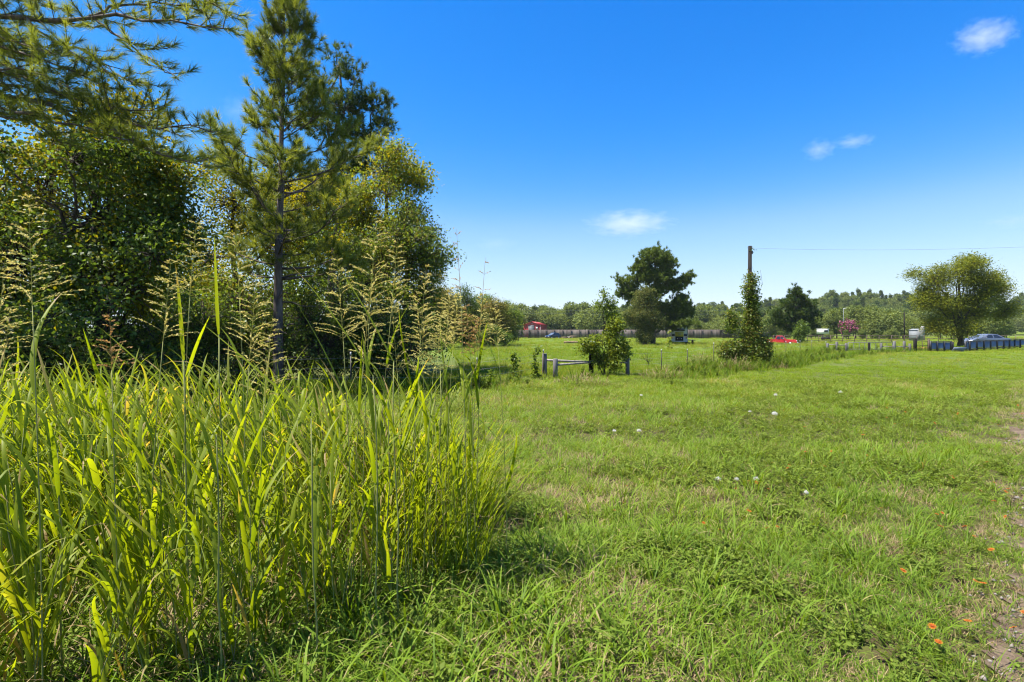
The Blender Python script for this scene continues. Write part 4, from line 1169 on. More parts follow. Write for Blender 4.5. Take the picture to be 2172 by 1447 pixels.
lobed_pine('dark bushy pine growing behind the red pickup', at(1686, 82.0), 9.0, .26,
           [(0, 0, 8.6, 1.0, .9, .9), (.5, 0, 7.4, 1.6, 1.3, 1.0), (-1.0, 0, 6.5, 1.7, 1.4, 1.0), (1.8, 0, 6.2, 1.7, 1.4, 1.0), (-2.2, 0, 5.0, 1.7, 1.5, 1.0), (.5, 0, 4.8, 1.8, 1.7, 1.1), (2.9, 0, 4.6, 1.6, 1.4, 1.0), (-2.3, 0, 3.6, 1.7, 1.5, .9), (1.3, 0, 3.2, 1.9, 1.7, 1.0), (2.9, 0, 3.2, 1.1, 1.1, .9), (-.4, 0, 2.6, 1.4, 1.3, .8)], 420, 4, 24, .44, .08, 104, 'pine_far', .34)
broadleaf('small dark bush at the foot of the bushy pine', at(1697, 80.0), [(0, 0, 1.5, 1.0, 1, 1.4), (.4, 0, 2.6, .8, .8, 1.1)], 2.4, .06, 300, 9, .2, .5, .2, 'leaf_dark', 105, name='shrub', cat='shrub')

mids = [(905, 52, 8.2, 'leaf_olive', 'olive tree next to the woods behind the tan panicles'), (945, 58, 7.2, 'leaf_olive', 'olive brown tree under the tall thin panicle'), (985, 62, 7.9, 'pine_far', 'dark evergreen topped tree at the field edge'),
        (1020, 66, 7.2, 'leaf_oak', 'green tree under the smaller thin panicle'), (1048, 64, 6.4, 'leaf_olive', 'rounded olive tree near the grey rail gate'), (1072, 68, 6.0, 'leaf_oak', 'outermost green tree of the field edge clump'), (1045, 60, 2.6, 'leaf_dark', 'low dark bush at the end of the field edge clump')]
for k, (px, d, h, mt, lab) in enumerate(mids):
    s_ = h / 8
    broadleaf(lab, at(px, d), [(0, 0, h * .74, 1.9 * s_, 1.8 * s_, h * .24), (-1.0, 0, h * .48, 1.9 * s_, 1.8 * s_, h * .27), (1.1, 0, h * .45, 2.0 * s_, 1.8 * s_, h * .27), (0, 0, h * .22, 2.2 * s_, 2 * s_, h * .2)], h * .75, .16 * s_, int(1500 * s_ + 250), 10, .14, .45, .30, mt, 110 + k, group='trees of the field edge clump', gap=.38, gfreq=.8, lumps=2)

# vine clad sapling at the corner brace
broadleaf('leafy vine bush swallowing the corner brace', at(1283, 20.6),
          [(-.25, 0, 1.25, .62, .55, .5), (.42, 0, 1.2, .50, .5, .8), (-.85, -.1, 1.15, .42, .4, .3), (.35, 0, .5, .5, .45, .5), (.35, .1, 2.0, .30, .3, .5), (.75, 0, 1.0, .28, .3, .6), (-.2, 0, .6, .35, .3, .35)],
          1.6, .035, 1150, 8, .072, .62, .11, 'leaf_oak', 121, name='shrub', cat='bush', lumps=3, gap=.40, gfreq=1.7, tint0=.5, mat2='leaf_bright', share2=.5, twigs=.7, stems=3, wexp=.5)
broadleaf('thin sapling poking up out of the vine bush', at(1280, 20.9),
          [(.02, 0, 3.3, .14, .14, .28), (.22, 0, 2.75, .26, .22, .36), (-.16, 0, 2.85, .20, .16, .2), (.42, 0, 3.1, .14, .14, .22), (.36, 0, 2.1, .28, .26, .5)], 3.3, .026, 190, 7, .070, .6, .08, 'leaf_oak', 122, name='sapling', cat='sapling', gap=.30, gfreq=2.2, twigs=.8, tint0=.45, lean=(0.02, 0))
for k, (px, py0, py1, lab) in enumerate([(1090, 745, 815, 'short leafy sapling nearest the steel post'), (1136, 728, 806, 'taller leafy sapling just beside the grey corner post'), (1420, 702, 742, 'bright young sapling beyond the bare twiggy shrub')]):
    d = gd(py1); h = (py1 - py0) / F * d
    broadleaf(lab, at(px, d), [(.02, 0, h * .85, .07 * h, .07 * h, h * .14), (-.03, 0, h * .62, .08 * h, .08 * h, h * .14), (.03, 0, h * .38, .09 * h, .08 * h, h * .14), (0, 0, h * .12, .10 * h, .10 * h, h * .10)], h * .95, .012, 34, 6, .085 * max(h, .8), .55, .05, ['leaf_oak', 'leaf_oak', 'leaf_bright'][k], 130 + k, name='sapling', cat='sapling', group='saplings along the fence', gap=.2, gfreq=3, tint0=.5)
# nearly bare twiggy shrub
def twiggy(label, loc, h, seed):
    rng = np.random.default_rng(seed); t = thing('shrub', label, 'shrub', loc)
    mb = MB(); T, D = [], []
    for k in range(9):
        az = rng.uniform(0, 6.28); sp = rng.uniform(.2, .62) * h
        e = np.array([cos(az) * sp, sin(az) * sp * .6, h * rng.uniform(.6, 1)])
        P = curve_pts((0, 0, h * .25), e, -.04, 6, rng, .03); mb.tube(P, np.linspace(.012, .004, 6), 4)
        for j in range(2, 6):
            T.append(P[j]); D.append(unit(rng.normal(size=3) + (0, 0, .6)))
    mb.tube([(0, 0, -.05), (0.01, 0, h * .3)], [.02, .014], 5)
    mb.build('stem', M['bark'], t)
    mb = MB(); n_ = len(T); leaf_quads(mb, np.array(T), np.array(D), rdir(n_, rng), .09, .045, rng.uniform(.3, .8, n_)); mb.build('foliage', M['leaf_bright'], t, kind='stuff')
twiggy('bare twiggy shrub with few leaves between brace and steel posts', G(1375, 778), .85, 140)
# brush heaps of dead stems
def brush_heap(label, loc, r_, h, seed, mats=('straw', 'field')):
    rng = np.random.default_rng(seed); t = thing('brush_clump', label, 'brush', loc)
    for nm, mt, n_, dr in (('dead_stems', 'straw', 260, 0), ('foliage', 'weed', 200, 0)):
        mb = MB()
        a = rng.uniform(0, 6.28, n_); rr = r_ * np.sqrt(rng.uniform(0, 1, n_))
        base = np.stack([rr * np.cos(a), rr * np.sin(a) * .7, h * .75 * (1 - (rr / r_) ** 2) * rng.uniform(0, 1, n_)], 1)
        blades(mb, base, a + rng.normal(0, .8, n_), rng.uniform(.25, .6, n_) * h * 1.2, rng.uniform(.008, .02, n_), rng.uniform(.1, 1.2, n_), rng.uniform(.3, 1.5, n_), 4, rng.uniform(0, .6, n_), fold=0)
        mb.build(nm, M[mt], t, kind='stuff')
brush_heap('dark heap of dead vines and weeds between brace and steel posts', G(1405, 806), .85, .62, 150)
brush_heap('brown dry grass clump in front of the corner brace', G(1235, 818), .95, .5, 151)
brush_heap('reddish dry weed clump by the third steel post', G(1488, 772), .9, .75, 152)
brush_heap('small dry brown clump out in the open field', G(990, 782), .55, .35, 153)
brush_heap('dark weed clump right beside the vine covered pole', G(1560, 786), .8, .7, 154)

# ------------------------------------------------------------------ far trees, hill forest
def far_tree_mesh(name, seed, h, w, mat, n_=2600, leaf=.42, conifer=False, tint0=.45):
    r = np.random.default_rng(seed); mb = MB()
    mb.tube([(0, 0, -1.5), (r.normal(0, .1), 0, h * .4), (r.normal(0, .2), 0, h * .85)], [.022 * h, .016 * h, .005 * h], 6, mat=1)
    if conifer:
        lobes = []
        for j in range(8):
            f = .30 + .66 * j / 7; rw = w * (.62 * (1 - f) ** .5 + .16) * r.uniform(.75, 1.2); a = r.uniform(0, 6.28); off = w * .62 * (1 - f) ** .6 * r.uniform(.4, 1.1)
            lobes.append((cos(a) * off, sin(a) * off, h * f, rw, rw, h * .075 * r.uniform(.8, 1.3)))
        P, kk, d = crown_points(lobes, n_, r, .40, .6, 2.4, seed)
    else:
        nl_ = r.integers(6, 9); lobes = []
        for j in range(nl_):
            zz = r.uniform(.28, .86) * h; rw = w * (.42 + .30 * sin(pi * min(zz / h, 1))) * r.uniform(.8, 1.15)
            a = r.uniform(0, 6.28); off = w * .55 * (1 - abs(zz / h - .5))
            lobes.append((cos(a) * off, sin(a) * off, zz, rw, rw, rw * r.uniform(.7, 1.0)))
        lobes.append((0, 0, h * .84, w * .5, w * .5, h * .15))
        P, kk, d = crown_points(lobes, n_, r, .36, .45, 3.0, seed)
    crown_leaves(mb, P, d, 2, leaf, .62, leaf * .5, r, .15, up=.7, tint0=tint0)
    return mb.mesh(name, [M[mat], M['bark']])

FT = [far_tree_mesh('distant_tree', 1, 12, 3.6, 'leaf_far'), far_tree_mesh('distant_tree', 2, 11, 4.2, 'leaf_far', tint0=.56), far_tree_mesh('distant_tree', 3, 13, 3.4, 'leaf_far', tint0=.36),
      far_tree_mesh('distant_tree', 4, 9, 4.4, 'leaf_far', tint0=.62)]
FP = [far_tree_mesh('distant_pine', 5, 14, 2.6, 'pine_far', conifer=True), far_tree_mesh('distant_pine', 6, 13, 3.0, 'pine_far', 2600, .4, True, .5)]
rf = np.random.default_rng(222)
def far_tree(me, x, y, h, label, cat, group, name, wob=.2):
    o = bpy.data.objects.new(name, me); COL.objects.link(o)
    h0 = max(v.co.z for v in me.vertices[:]) if 'h0' not in me else me['h0']
    me['h0'] = h0
    s_ = h / h0
    o.location = (x, y, float(ground_z(np.array([x]), np.array([y]))[0])); o.rotation_euler = (0, 0, rf.uniform(0, 6.28))
    o.scale = (s_ * rf.uniform(.85, 1.2), s_ * rf.uniform(.85, 1.2), s_)
    tag(o, label, cat, group)
KINDS_ = ['mid green round', 'light green spreading', 'deep green tall', 'pale broad']
def lab_(con, rn_, row, where):
    return ('slim dark pine' if con else KINDS_[rn_] + ' tree') + ' in the ' + ['front', 'middle', 'back'][row] + ' row ' + where
# tree line behind the barn
for row, (d0, h0, nn) in enumerate([(182, 11.0, 22), (196, 12.2, 24), (212, 13.4, 26)]):
    for k in range(nn):
        px = 985 + (1500 - 985) * (k + rf.uniform(.2, .8)) / nn; d = d0 + rf.uniform(-5, 5)
        x = (px - 1086) / F * d
        if abs(x - 14) < 13 and d < 188: d = 192 + rf.uniform(0, 6)
        con = rf.uniform() < .22
        rn_ = int(rf.integers(4)); far_tree(FP[rn_ % 2] if con else FT[rn_], x, d, h0 * rf.uniform(.82, 1.12), lab_(con, rn_, row, 'of the tree line behind the red barn'), 'tree', 'tree line behind the red barn', 'distant_pine' if con else 'distant_tree')
for row, (d0, h0, nn) in enumerate([(192, 9.0, 16), (215, 11.5, 18), (235, 12.5, 18)]):
    for k in range(nn):
        px = 1425 + (1960 - 1425) * (k + rf.uniform(.2, .8)) / nn; d = d0 + rf.uniform(-6, 6)
        con = rf.uniform() < (.5 if px < 1600 else .2)
        rn_ = int(rf.integers(4)); far_tree(FP[rn_ % 2] if con else FT[rn_], (px - 1086) / F * d, d, h0 * rf.uniform(.8, 1.12), lab_(con, rn_, row, 'of the hill foot belt'), 'tree', 'trees at the foot of the hill', 'distant_pine' if con else 'distant_tree')
for k in range(14):
    px = rf.uniform(1960, 2330); d = rf.uniform(105, 150)
    rn_ = int(rf.integers(4)); far_tree(FT[rn_], (px - 1086) / F * d, d, rf.uniform(6.0, 8.5), KINDS_[rn_] + ' tree on the flat beyond the panel fence' + (', close behind the silver sedan' if px < 2120 else ''), 'tree', 'trees beyond the panel fence', 'distant_tree')
# paler trees in front of the hill
for px, d, h in [(1745, 132, 6.4), (1775, 128, 8.2), (1815, 130, 9.0), (1850, 126, 8.6), (1888, 122, 7.6), (1915, 128, 6.6), (1730, 150, 5.0), (1940, 118, 5.2)]:
    far_tree(FT[[1, 3][rf.integers(2)]], (px - 1086) / F * d, d, h, 'pale round tree standing before the wooded hill, ' + ('near the pink blossom' if 1770 < px < 1860 else ('near the bushy pine' if px < 1760 else 'near the grey shed')), 'tree', 'pale trees before the hill', 'distant_tree')
for px, d, h in [(1478, 150, 6.0), (1505, 155, 5.2), (1532, 150, 5.8), (1562, 140, 7.6), (1640, 140, 7.5), (1660, 138, 5.6)]:
    far_tree(FT[3], (px - 1086) / F * d, d, h, 'bright bushy tree showing above the plank fence ' + ('next to the motor coach' if px < 1540 else ('left of the vine pole' if px < 1600 else 'behind the red pickup')), 'tree', 'bright trees above the plank fence', 'distant_tree')
for k, px in enumerate([1655, 1690, 1722, 1760, 1795, 1830, 1862, 1893, 1925]):
    d = rf.uniform(112, 120)
    far_tree(FT[k % 4], (px - 1086) / F * d, d, rf.uniform(1.8, 3.0), 'low round bush in the row beyond the pipe fence', 'bush', 'bushes beyond the pipe fence', 'bush')
# crape myrtle
broadleaf('shrubby tree covered in bright pink blossom before the hill', at(1800, 121), [(0, 0, 3.9, 1.0, 1, .45), (1.1, 0, 3.7, .7, .8, .35), (-.9, 0, 3.6, .6, .8, .3), (0, 0, 2.6, 1.5, 1.3, .7)], 3.2, .1, 190, 8, .35, .6, .4, 'leaf_pink', 160, gap=.3, gfreq=.6, mat2='leaf_far', share2=.5)

C_far = proto_collection('hill_trees', FT + FP)
npt = 1500
d = rf.uniform(248, 400, npt) ; px = rf.uniform(700, 2700, npt)
P = np.stack([(px - 1086) / F * d, d], 1)
hh = np.array([12, 11, 13, 9, 14, 13])[:]
ii = rf.choice(6, npt, p=[.22, .2, .22, .08, .16, .12])
scatter('hill_forest', np.c_[P, ground_z(P[:, 0], P[:, 1])], rots(npt, .03, rf), rf.uniform(.6, 1.15, npt), ii, rf.normal(-.02, .19, npt), C_far, label='continuous mixed forest covering the far hillside', cat='forest')
# ------------------------------------------------------------------ fences, posts, pole
GZ = lambda x, y: float(ground_z(np.array([x]), np.array([y]))[0])
def local(p, base): return np.asarray(p, float) - np.asarray(base, float)

# pole with vines
pb = G(1590, 780)
d = pb[1]
Hp = W(0, 522, d)[2]
t = thing('utility_pole', 'dark wooden utility pole rising bare above its coat of vines', 'utility pole', pb)
mb = MB(); mb.tube([(0, 0, -.3), (0, 0, Hp * .5), (.02, 0, Hp)], [.115, .10, .085], 12); mb.build('pole', M['dark_wood'], t, smooth=True)
mb = MB(); mb.box((.115, -.02, Hp - .32), (.05, .06, .16)); mb.bar((.05, 0, Hp - .1), (.17, 0, Hp - .1), .03); mb.build('bracket', M['steel_post'], t)
def vine(label, loc, seed):
    h = Hp
    lob = [(.03, 0, h * .925, .10, .12, .30), (.02, 0, h * .88, .11, .12, .3), (0, 0, h * .83, .13, .13, .4), (.03, 0, h * .74, .20, .18, .45), (-.05, 0, h * .63, .27, .22, .36), (.07, 0, h * .53, .27, .25, .45), (.03, 0, h * .42, .30, .28, .5), (.05, 0, h * .31, .40, .38, .5),
           (.05, 0, h * .20, .48, .45, .6), (.25, -.05, h * .10, .60, .6, .6), (-.75, 0, h * .17, .45, .4, .4), (-1.15, 0, h * .14, .42, .4, .5), (-.3, -.1, .35, .8, .6, .45), (-.95, 0, h * .38, .22, .2, .6), (.45, 0, h * .16, .5, .5, .7)]
    broadleaf(label, loc, lob, h * .8, .03, 2900, 8, .078, .62, .12, 'leaf_oak', seed, name='vine', cat='vine', gap=.27, gfreq=1.6, twigs=.35, tint0=.40, mat2='leaf_olive', share2=.3, stems=2, wexp=.42)
vine('thick leafy vine climbing most of the utility pole', pb + np.array([0, -.12, 0]), 170)
# power cable from the pole towards the road
a = np.array([pb[0] + .1, pb[1], Hp - .1]); b = W(2172, 511, 22.0); b = a + (b - a) * 1.6
tt = np.linspace(0, 1, 30)[:, None]
P = a + (b - a) * tt - np.array([0, 0, 1]) * (4 * tt * (1 - tt)) * .28
mb = MB(); mb.tube(P - a, .0045, 4); o = mb.build('power_cable', M['cable'], loc=a); tag(o, 'thin overhead cable running from the pole top across the sky', 'cable')
for k, (py, d) in enumerate([(656, 172), (663, 172)]):
    a, b = W(1000, py - 1, d), W(1560, py + 3, d)
    P = a + (b - a) * tt - np.array([0, 0, 1]) * (4 * tt * (1 - tt)) * .4
    mb = MB(); mb.tube(P - a, .014, 4); o = mb.build('power_cable', M['cable'], loc=a); tag(o, ['upper', 'lower'][k] + ' far cable strung in front of the tree line', 'cable')

# marker post, red over white
p = G(1542, 779); d = p[1]; h = (779 - 733) / F * d
t = thing('marker_post', 'red and white marker post standing in the vines by the pole', 'marker post', p)
mb = MB(); mb.tube([(0, 0, -.1), (0, 0, h * .52)], .052, 12); mb.build('base_tube', M['white_paint'], t, smooth=True)
mb = MB(); mb.tube([(0, 0, h * .50), (0, 0, h * .94), (0, 0, h)], [.060, .060, .035], 12); mb.build('red_sleeve', M['marker_red'], t, smooth=True)

# corner brace
c0 = G(1155, 801); d0 = c0[1]
t = thing('corner_brace', 'weathered wooden corner brace with two slanting pale rails', 'fence brace', c0)
def post(px, pyt, pyb, w, mat='post_wood', dd=None, lean=0.0, parent=None, base=None, name='post', top=None):
    p = G(px, pyb) if dd is None else np.array([(px - 1086) / F * dd, dd, 0])
    h = (705 - pyt) / F * p[1] + CAM_H
    mb = MB(); q = local(p, base)
    mb.tube([q + (0, 0, -.2), q + (lean * .3, 0, h * .5), q + (lean, 0, h - .015), q + (lean, 0, h)], [w, w * .97, w * .95, w * .8], 12)
    return mb.build(name, M[mat], parent, smooth=False)
post(1155, 750, 801, .095, parent=t, base=c0)
post(1178, 761, 803, .095, parent=t, base=c0)
post(1254, 746, 796, .10, 'dark_wood', parent=t, base=c0)
post(1331, 755, 797, .085, parent=t, base=c0)
for a_, b_, w in [((1160, 764, 20.0), (1252, 768, 20.6), .045), ((1182, 774, 19.4), (1252, 769, 20.5), .04), ((1254, 766, 20.7), (1330, 770, 20.6), .04)]:
    mb = MB(); mb.tube([local(W(*a_), c0), local((W(*a_) + W(*b_)) / 2, c0), local(W(*b_), c0)], [w, w * .95, w * .9], 8); mb.build('rail', M['rail_wood'], t, smooth=True)

# wire fence with steel posts along the field
def tpost(parent, base, p, h, tip=True):
    q = local(p, base); mb = MB()
    mb.box(q + (0, 0, h / 2 - .1), (.035, .012, h + .2)); mb.box(q + (0, .012, h / 2 - .1), (.010, .024, h + .2))
    o = mb.build('steel_post', M['steel_post'], parent)
    if tip:
        mb = MB(); mb.box(q + (0, 0, h + .04), (.037, .028, .10)); mb.build('post_tip', M['white_tip'], o)
def wire_run(label, pts, hs, posts, nw=4, wr=.0028, name='wire_fence'):
    base = np.array([*pts[0][:2], 0]); t = thing(name, label, 'wire fence', base)
    for p, h in zip(pts, hs): tpost(t, base, p, h)
    for k in range(nw):
        for a, b, ha, hb in zip(pts[:-1], pts[1:], hs[:-1], hs[1:]):
            f = (k + .7) / nw
            A, B = a + np.array([0, 0, ha * f]), b + np.array([0, 0, hb * f])
            mb = MB(); mb.tube([local(A, base), local((A + B) / 2 - np.array([0, 0, .015]), base), local(B, base)], wr, 4); mb.build('wire', M['wire'], t)
    return t
p1 = G(1012, 826)
wire_run('wire fence on steel posts running from the corner brace past the woods', [c0 + (-.05, -.1, 0), p1, np.array([-4.6, 14.6, 0]), np.array([-8.2, 13.2, 0]), np.array([-12, 11.7, 0])], [1.0, (826 - 765) / F * p1[1], 1.1, 1.1, 1.1], None)
sp = [G(1331, 797) + (0, .1, 0), G(1403, 789), G(1458, 781), G(1514, 780)]
wire_run('wire fence on steel posts between the corner brace and the pole', sp, [.95, .92, .85, 1.15], None)
sp = [G(1632, 776), G(1667, 758), G(1697, 755), G(1722, 752), G(1752, 750)]
wire_run('wire fence on steel posts from the pole to the wooden stile posts', sp, [1.2, 1.05, 1.05, 1.0, .9], None)

# stile: grey posts with short rails, then a light tube gate
s0 = G(1755, 748)
t = thing('post_and_rail_fence', 'short run of stout grey posts joined by single thin rails', 'fence', s0)
dd = 46.0
grey = [(1755, 728), (1775, 725), (1795, 728), (1869, 728), (1897, 724), (1918, 724), (1930, 729)]
for px, py in grey: post(px, py, 748, .11, dd=dd, parent=t, base=s0)
post(1843, 727, 748, .09, 'dark_wood', dd=dd - .3, parent=t, base=s0)
for a_, b_, py in [(1755, 1775, 731), (1775, 1795, 732), (1869, 1897, 735), (1897, 1918, 735), (1918, 1930, 735)]:
    mb = MB(); mb.tube([local(W(a_, py, dd), s0), local(W(b_, py + .5, dd), s0)], .035, 8); mb.build('rail', M['rail_wood'], t)
g0 = np.array(at(1797, 46.6)); gt = thing('tube_gate', 'light metal gate of upright bars between the grey posts', 'gate', g0)
for py in (726.5, 741):
    mb = MB(); mb.tube([local(W(1799, py, 46.6), g0), local(W(1893, py - .5, 46.6), g0)], .03, 8); mb.build('gate_rail', M['gate_metal'], gt)
for k in range(9):
    px = 1799 + k * 94 / 8
    mb = MB(); mb.tube([local(W(px, 727, 46.6), g0), local(W(px, 745, 46.6), g0)], .022, 6); mb.build('gate_bar', M['gate_metal'], gt)

# dark gate post and wire panel with bare clay behind
e0 = np.array(at(1941, 46))
t = thing('panel_gate', 'rusty framed wire gate hung between two dark posts before orange clay', 'gate', e0)
post(1941, 719, 745, .14, 'dark_wood', dd=46, parent=t, base=e0)
post(1970, 720, 746, .10, 'pipe', dd=46, parent=t, base=e0)
for py in (723, 732): 
    mb = MB(); mb.bar(local(W(1942, py, 46), e0), local(W(1970, py + 1, 46), e0), .05); mb.build('gate_rail', M['pipe'], t)
mb = MB(); mb.bar(local(W(1956, 723, 46), e0), local(W(1956, 746, 46), e0), .04); mb.build('gate_bar', M['pipe'], t)
mb = MB(); r = np.random.default_rng(5)
cx0, cy0 = at(2025, 53)[0], 53.0
th_ = np.linspace(0, 2 * pi, 36, endpoint=False); rings = []
V = [(0, 0, .28)]
for k, rr in enumerate((.35, .7, 1.0)):
    for a_ in th_:
        w_ = rr * (1 + .12 * sin(3 * a_ + k) + r.normal(0, .03)); V.append((7.0 * w_ * cos(a_), 2.4 * w_ * sin(a_), [.24, .14, -.03][k] + r.normal(0, .02)))
tr = [(0, 1 + k, 1 + (k + 1) % 36) for k in range(36)]; qd = [(1 + j * 36 + k, 1 + (j + 1) * 36 + k, 1 + (j + 1) * 36 + (k + 1) % 36, 1 + j * 36 + (k + 1) % 36) for j in range(2) for k in range(36)]
mb.add(V, qd, tr); o = mb.build('clay_bank', M['clay'], smooth=True, loc=(cx0, cy0, GZ(cx0, cy0))); o['kind'] = 'structure'

# fence of black frames holding blue grey tin panels
def panel_fence(label, pts, seed):
    """pts: (px, py_top, py_bottom, depth) per post"""
    rng = np.random.default_rng(seed)
    b0 = np.array(at(pts[0][0], pts[0][3])); t = thing('panel_fence', label, 'fence', b0, 'black framed tin panel fences')
    for k, (px, py0, py1, d) in enumerate(pts):
        a, b = local(W(px, py0, d), b0), local(W(px, py1, d), b0)
        mb = MB(); mb.bar(b + (0, 0, -.1), a + (0, 0, .05), .11, .10); mb.build('post', M['black_frame'], t)
        if k == len(pts) - 1: break
        qx, q0, q1, qd_ = pts[k + 1]
        c, e = local(W(qx, q0, qd_), b0), local(W(qx, q1, qd_), b0)
        for u, v in ((a, c), (b + (0, 0, .06), e + (0, 0, .06))):
            s = unit(v - u); mb = MB(); mb.bar(u + s * .057, v - s * .057, .075, .07); mb.build('rail', M['black_frame'], t)
        # corrugated sheet
        nn = 18; f = np.linspace(.07, .93, nn)
        top = a + (c - a) * f[:, None] - np.array([0, 0, .06]); bot = b + (e - b) * f[:, None] + np.array([0, 0, .13 + rng.uniform(-.02, .08)])
        off = np.where(np.arange(nn) % 2, .012, -.012) + .03
        top[:, 1] += off; bot[:, 1] += off
        mb = MB(); V = np.vstack([top, bot, top + (0, .012, 0), bot + (0, .012, 0)])
        q = [(j, j + 1, nn + j + 1, nn + j) for j in range(nn - 1)] + [(2 * nn + j, 3 * nn + j, 3 * nn + j + 1, 2 * nn + j + 1) for j in range(nn - 1)] + [(j, 2 * nn + j, 2 * nn + j + 1, j + 1) for j in range(nn - 1)]
        mb.add(V, q); mb.build('tin_panel', M['tin'], t)
panel_fence('short panel fence of three blue grey tin sheets beside the gate', [(1974, 725, 744.5, 45.6), (1988, 725, 744.5, 45.6), (2003, 725, 744, 45.8), (2017, 725, 744, 46), (2021, 727, 744, 46)], 1)
panel_fence('long panel fence of tin sheets running to the road', [(2048, 726, 744.5, 46.0), (2057, 724, 744, 46), (2072, 723.5, 741, 47), (2087, 723, 740.5, 47.5), (2101, 722.5, 740, 48), (2115, 722.3, 739.3, 48.5), (2129, 722, 738, 49.5), (2141, 721.5, 737.5, 50), (2152, 721, 737, 50.5), (2164, 720.5, 736, 51), (2178, 720, 735, 52), (2194, 719.5, 735, 52.5)], 2)
# fallen blue sheet
p = np.array(at(2034, 45.2)); mb = MB(); mb.box((0, 0, .22), (1.1, .05, .5), M=np.array([[1, 0, 0], [0, .8, -.6], [0, .6, .8]])); mb.box((.45, .1, .15), (.5, .04, .4), rz=.5)
o = mb.build('fallen_sheet', M['tin'], loc=p); tag(o, 'loose blue grey sheet slumped on the ground in the gap of the panel fence', 'sheet')

# three rail pipe fence
def rail_fence(label, a, b, n_, h, nr, mat, name='pipe_fence', cat='fence', rr=.035, pr=.05):
    a, b = np.asarray(a, float), np.asarray(b, float); t = thing(name, label, cat, a)
    for k in range(n_ + 1):
        q = (b - a) * k / n_; mb = MB(); mb.tube([q + (0, 0, -.2), q + (0, 0, h)], pr, 8); mb.build('post', M[mat], t)
    for j in range(nr):
        z = h * (1 - j / nr) - .05
        for k in range(n_):
            q0, q1 = (b - a) * k / n_, (b - a) * (k + 1) / n_
            mb = MB(); s = unit(q1 - q0); mb.bar(q0 + s * pr + (0, 0, z), q1 - s * pr + (0, 0, z), rr * 2, rr * 2.2); mb.build('rail', M[mat], t)
rail_fence('rusty three rail pipe fence crossing the far side of the field', at(1640, 88), at(1945, 82), 12, 1.25, 3, 'pipe')
rail_fence('low dark rail fence far beyond the silver car', at(1960, 100), at(2260, 92), 9, 1.2, 2, 'pipe')

# grey rail gate by the clump
a = np.array(at(988, 95)); t = thing('rail_barrier', 'pale single rail between two grey posts at the field edge', 'barrier', a)
for px in (986, 1012): post(px, 708, 720, .14, dd=95, parent=t, base=a)
mb = MB(); mb.bar(local(W(987, 711, 95), a), local(W(1011, 711, 95), a), .16); mb.build('rail', M['white_paint'], t)
rail_fence('low dark wooden rail fence in the shade of the field edge clump', at(1013, 96), at(1100, 96), 5, .75, 1, 'dark_wood', 'rail_fence')

# privacy fence of planks with posts, board by board
def plank_fence(label, a, b, n_, h, seed):
    rng = np.random.default_rng(seed)
    a, b = np.asarray(a, float), np.asarray(b, float); t = thing('plank_fence', label, 'fence', a)
    Lp = np.linalg.norm((b - a)[:2]) / n_; ang = atan2(b[1] - a[1], b[0] - a[0])
    variants = []
    for v in range(3):
        mb = MB(); nb_ = int(round(Lp / .15))
        for j in range(nb_):
            hh = h + rng.normal(0, .018)
            mb.box(((j + .5) * Lp / nb_, rng.normal(0, .006), hh / 2 + .03), (Lp / nb_ - .012, .022, hh), tint=rng.uniform())
        for z in (.4, h * .55, h - .25):
            mb.box((Lp / 2, .05, z), (Lp - .01, .05, .09))
        variants.append(mb.mesh('fence_panel', M['fence_wood']))
    mbp = MB(); mbp.box((0, 0, h / 2 - .02), (.16, .12, h + .3)); pm = mbp.mesh('post', M['fence_wood'])
    for k in range(n_ + 1):
        q = (b - a) * k / n_
        o = bpy.data.objects.new('post', pm); COL.objects.link(o); o.parent = t; o.location = q - np.array([-sin(ang), cos(ang), 0]) * .09; o.rotation_euler = (0, 0, ang)
        if k < n_:
            o = bpy.data.objects.new('fence_panel', variants[k % 3]); COL.objects.link(o); o.parent = t; o.location = q; o.rotation_euler = (0, 0, ang)
plank_fence('long grey plank privacy fence running behind the dark car and old pine', at(1035, 150), at(1545, 142), 28, 2.45, 5)
plank_fence('short stretch of plank fence curving away behind the vine pole', at(1545, 142), at(1668, 160), 8, 2.45, 6)

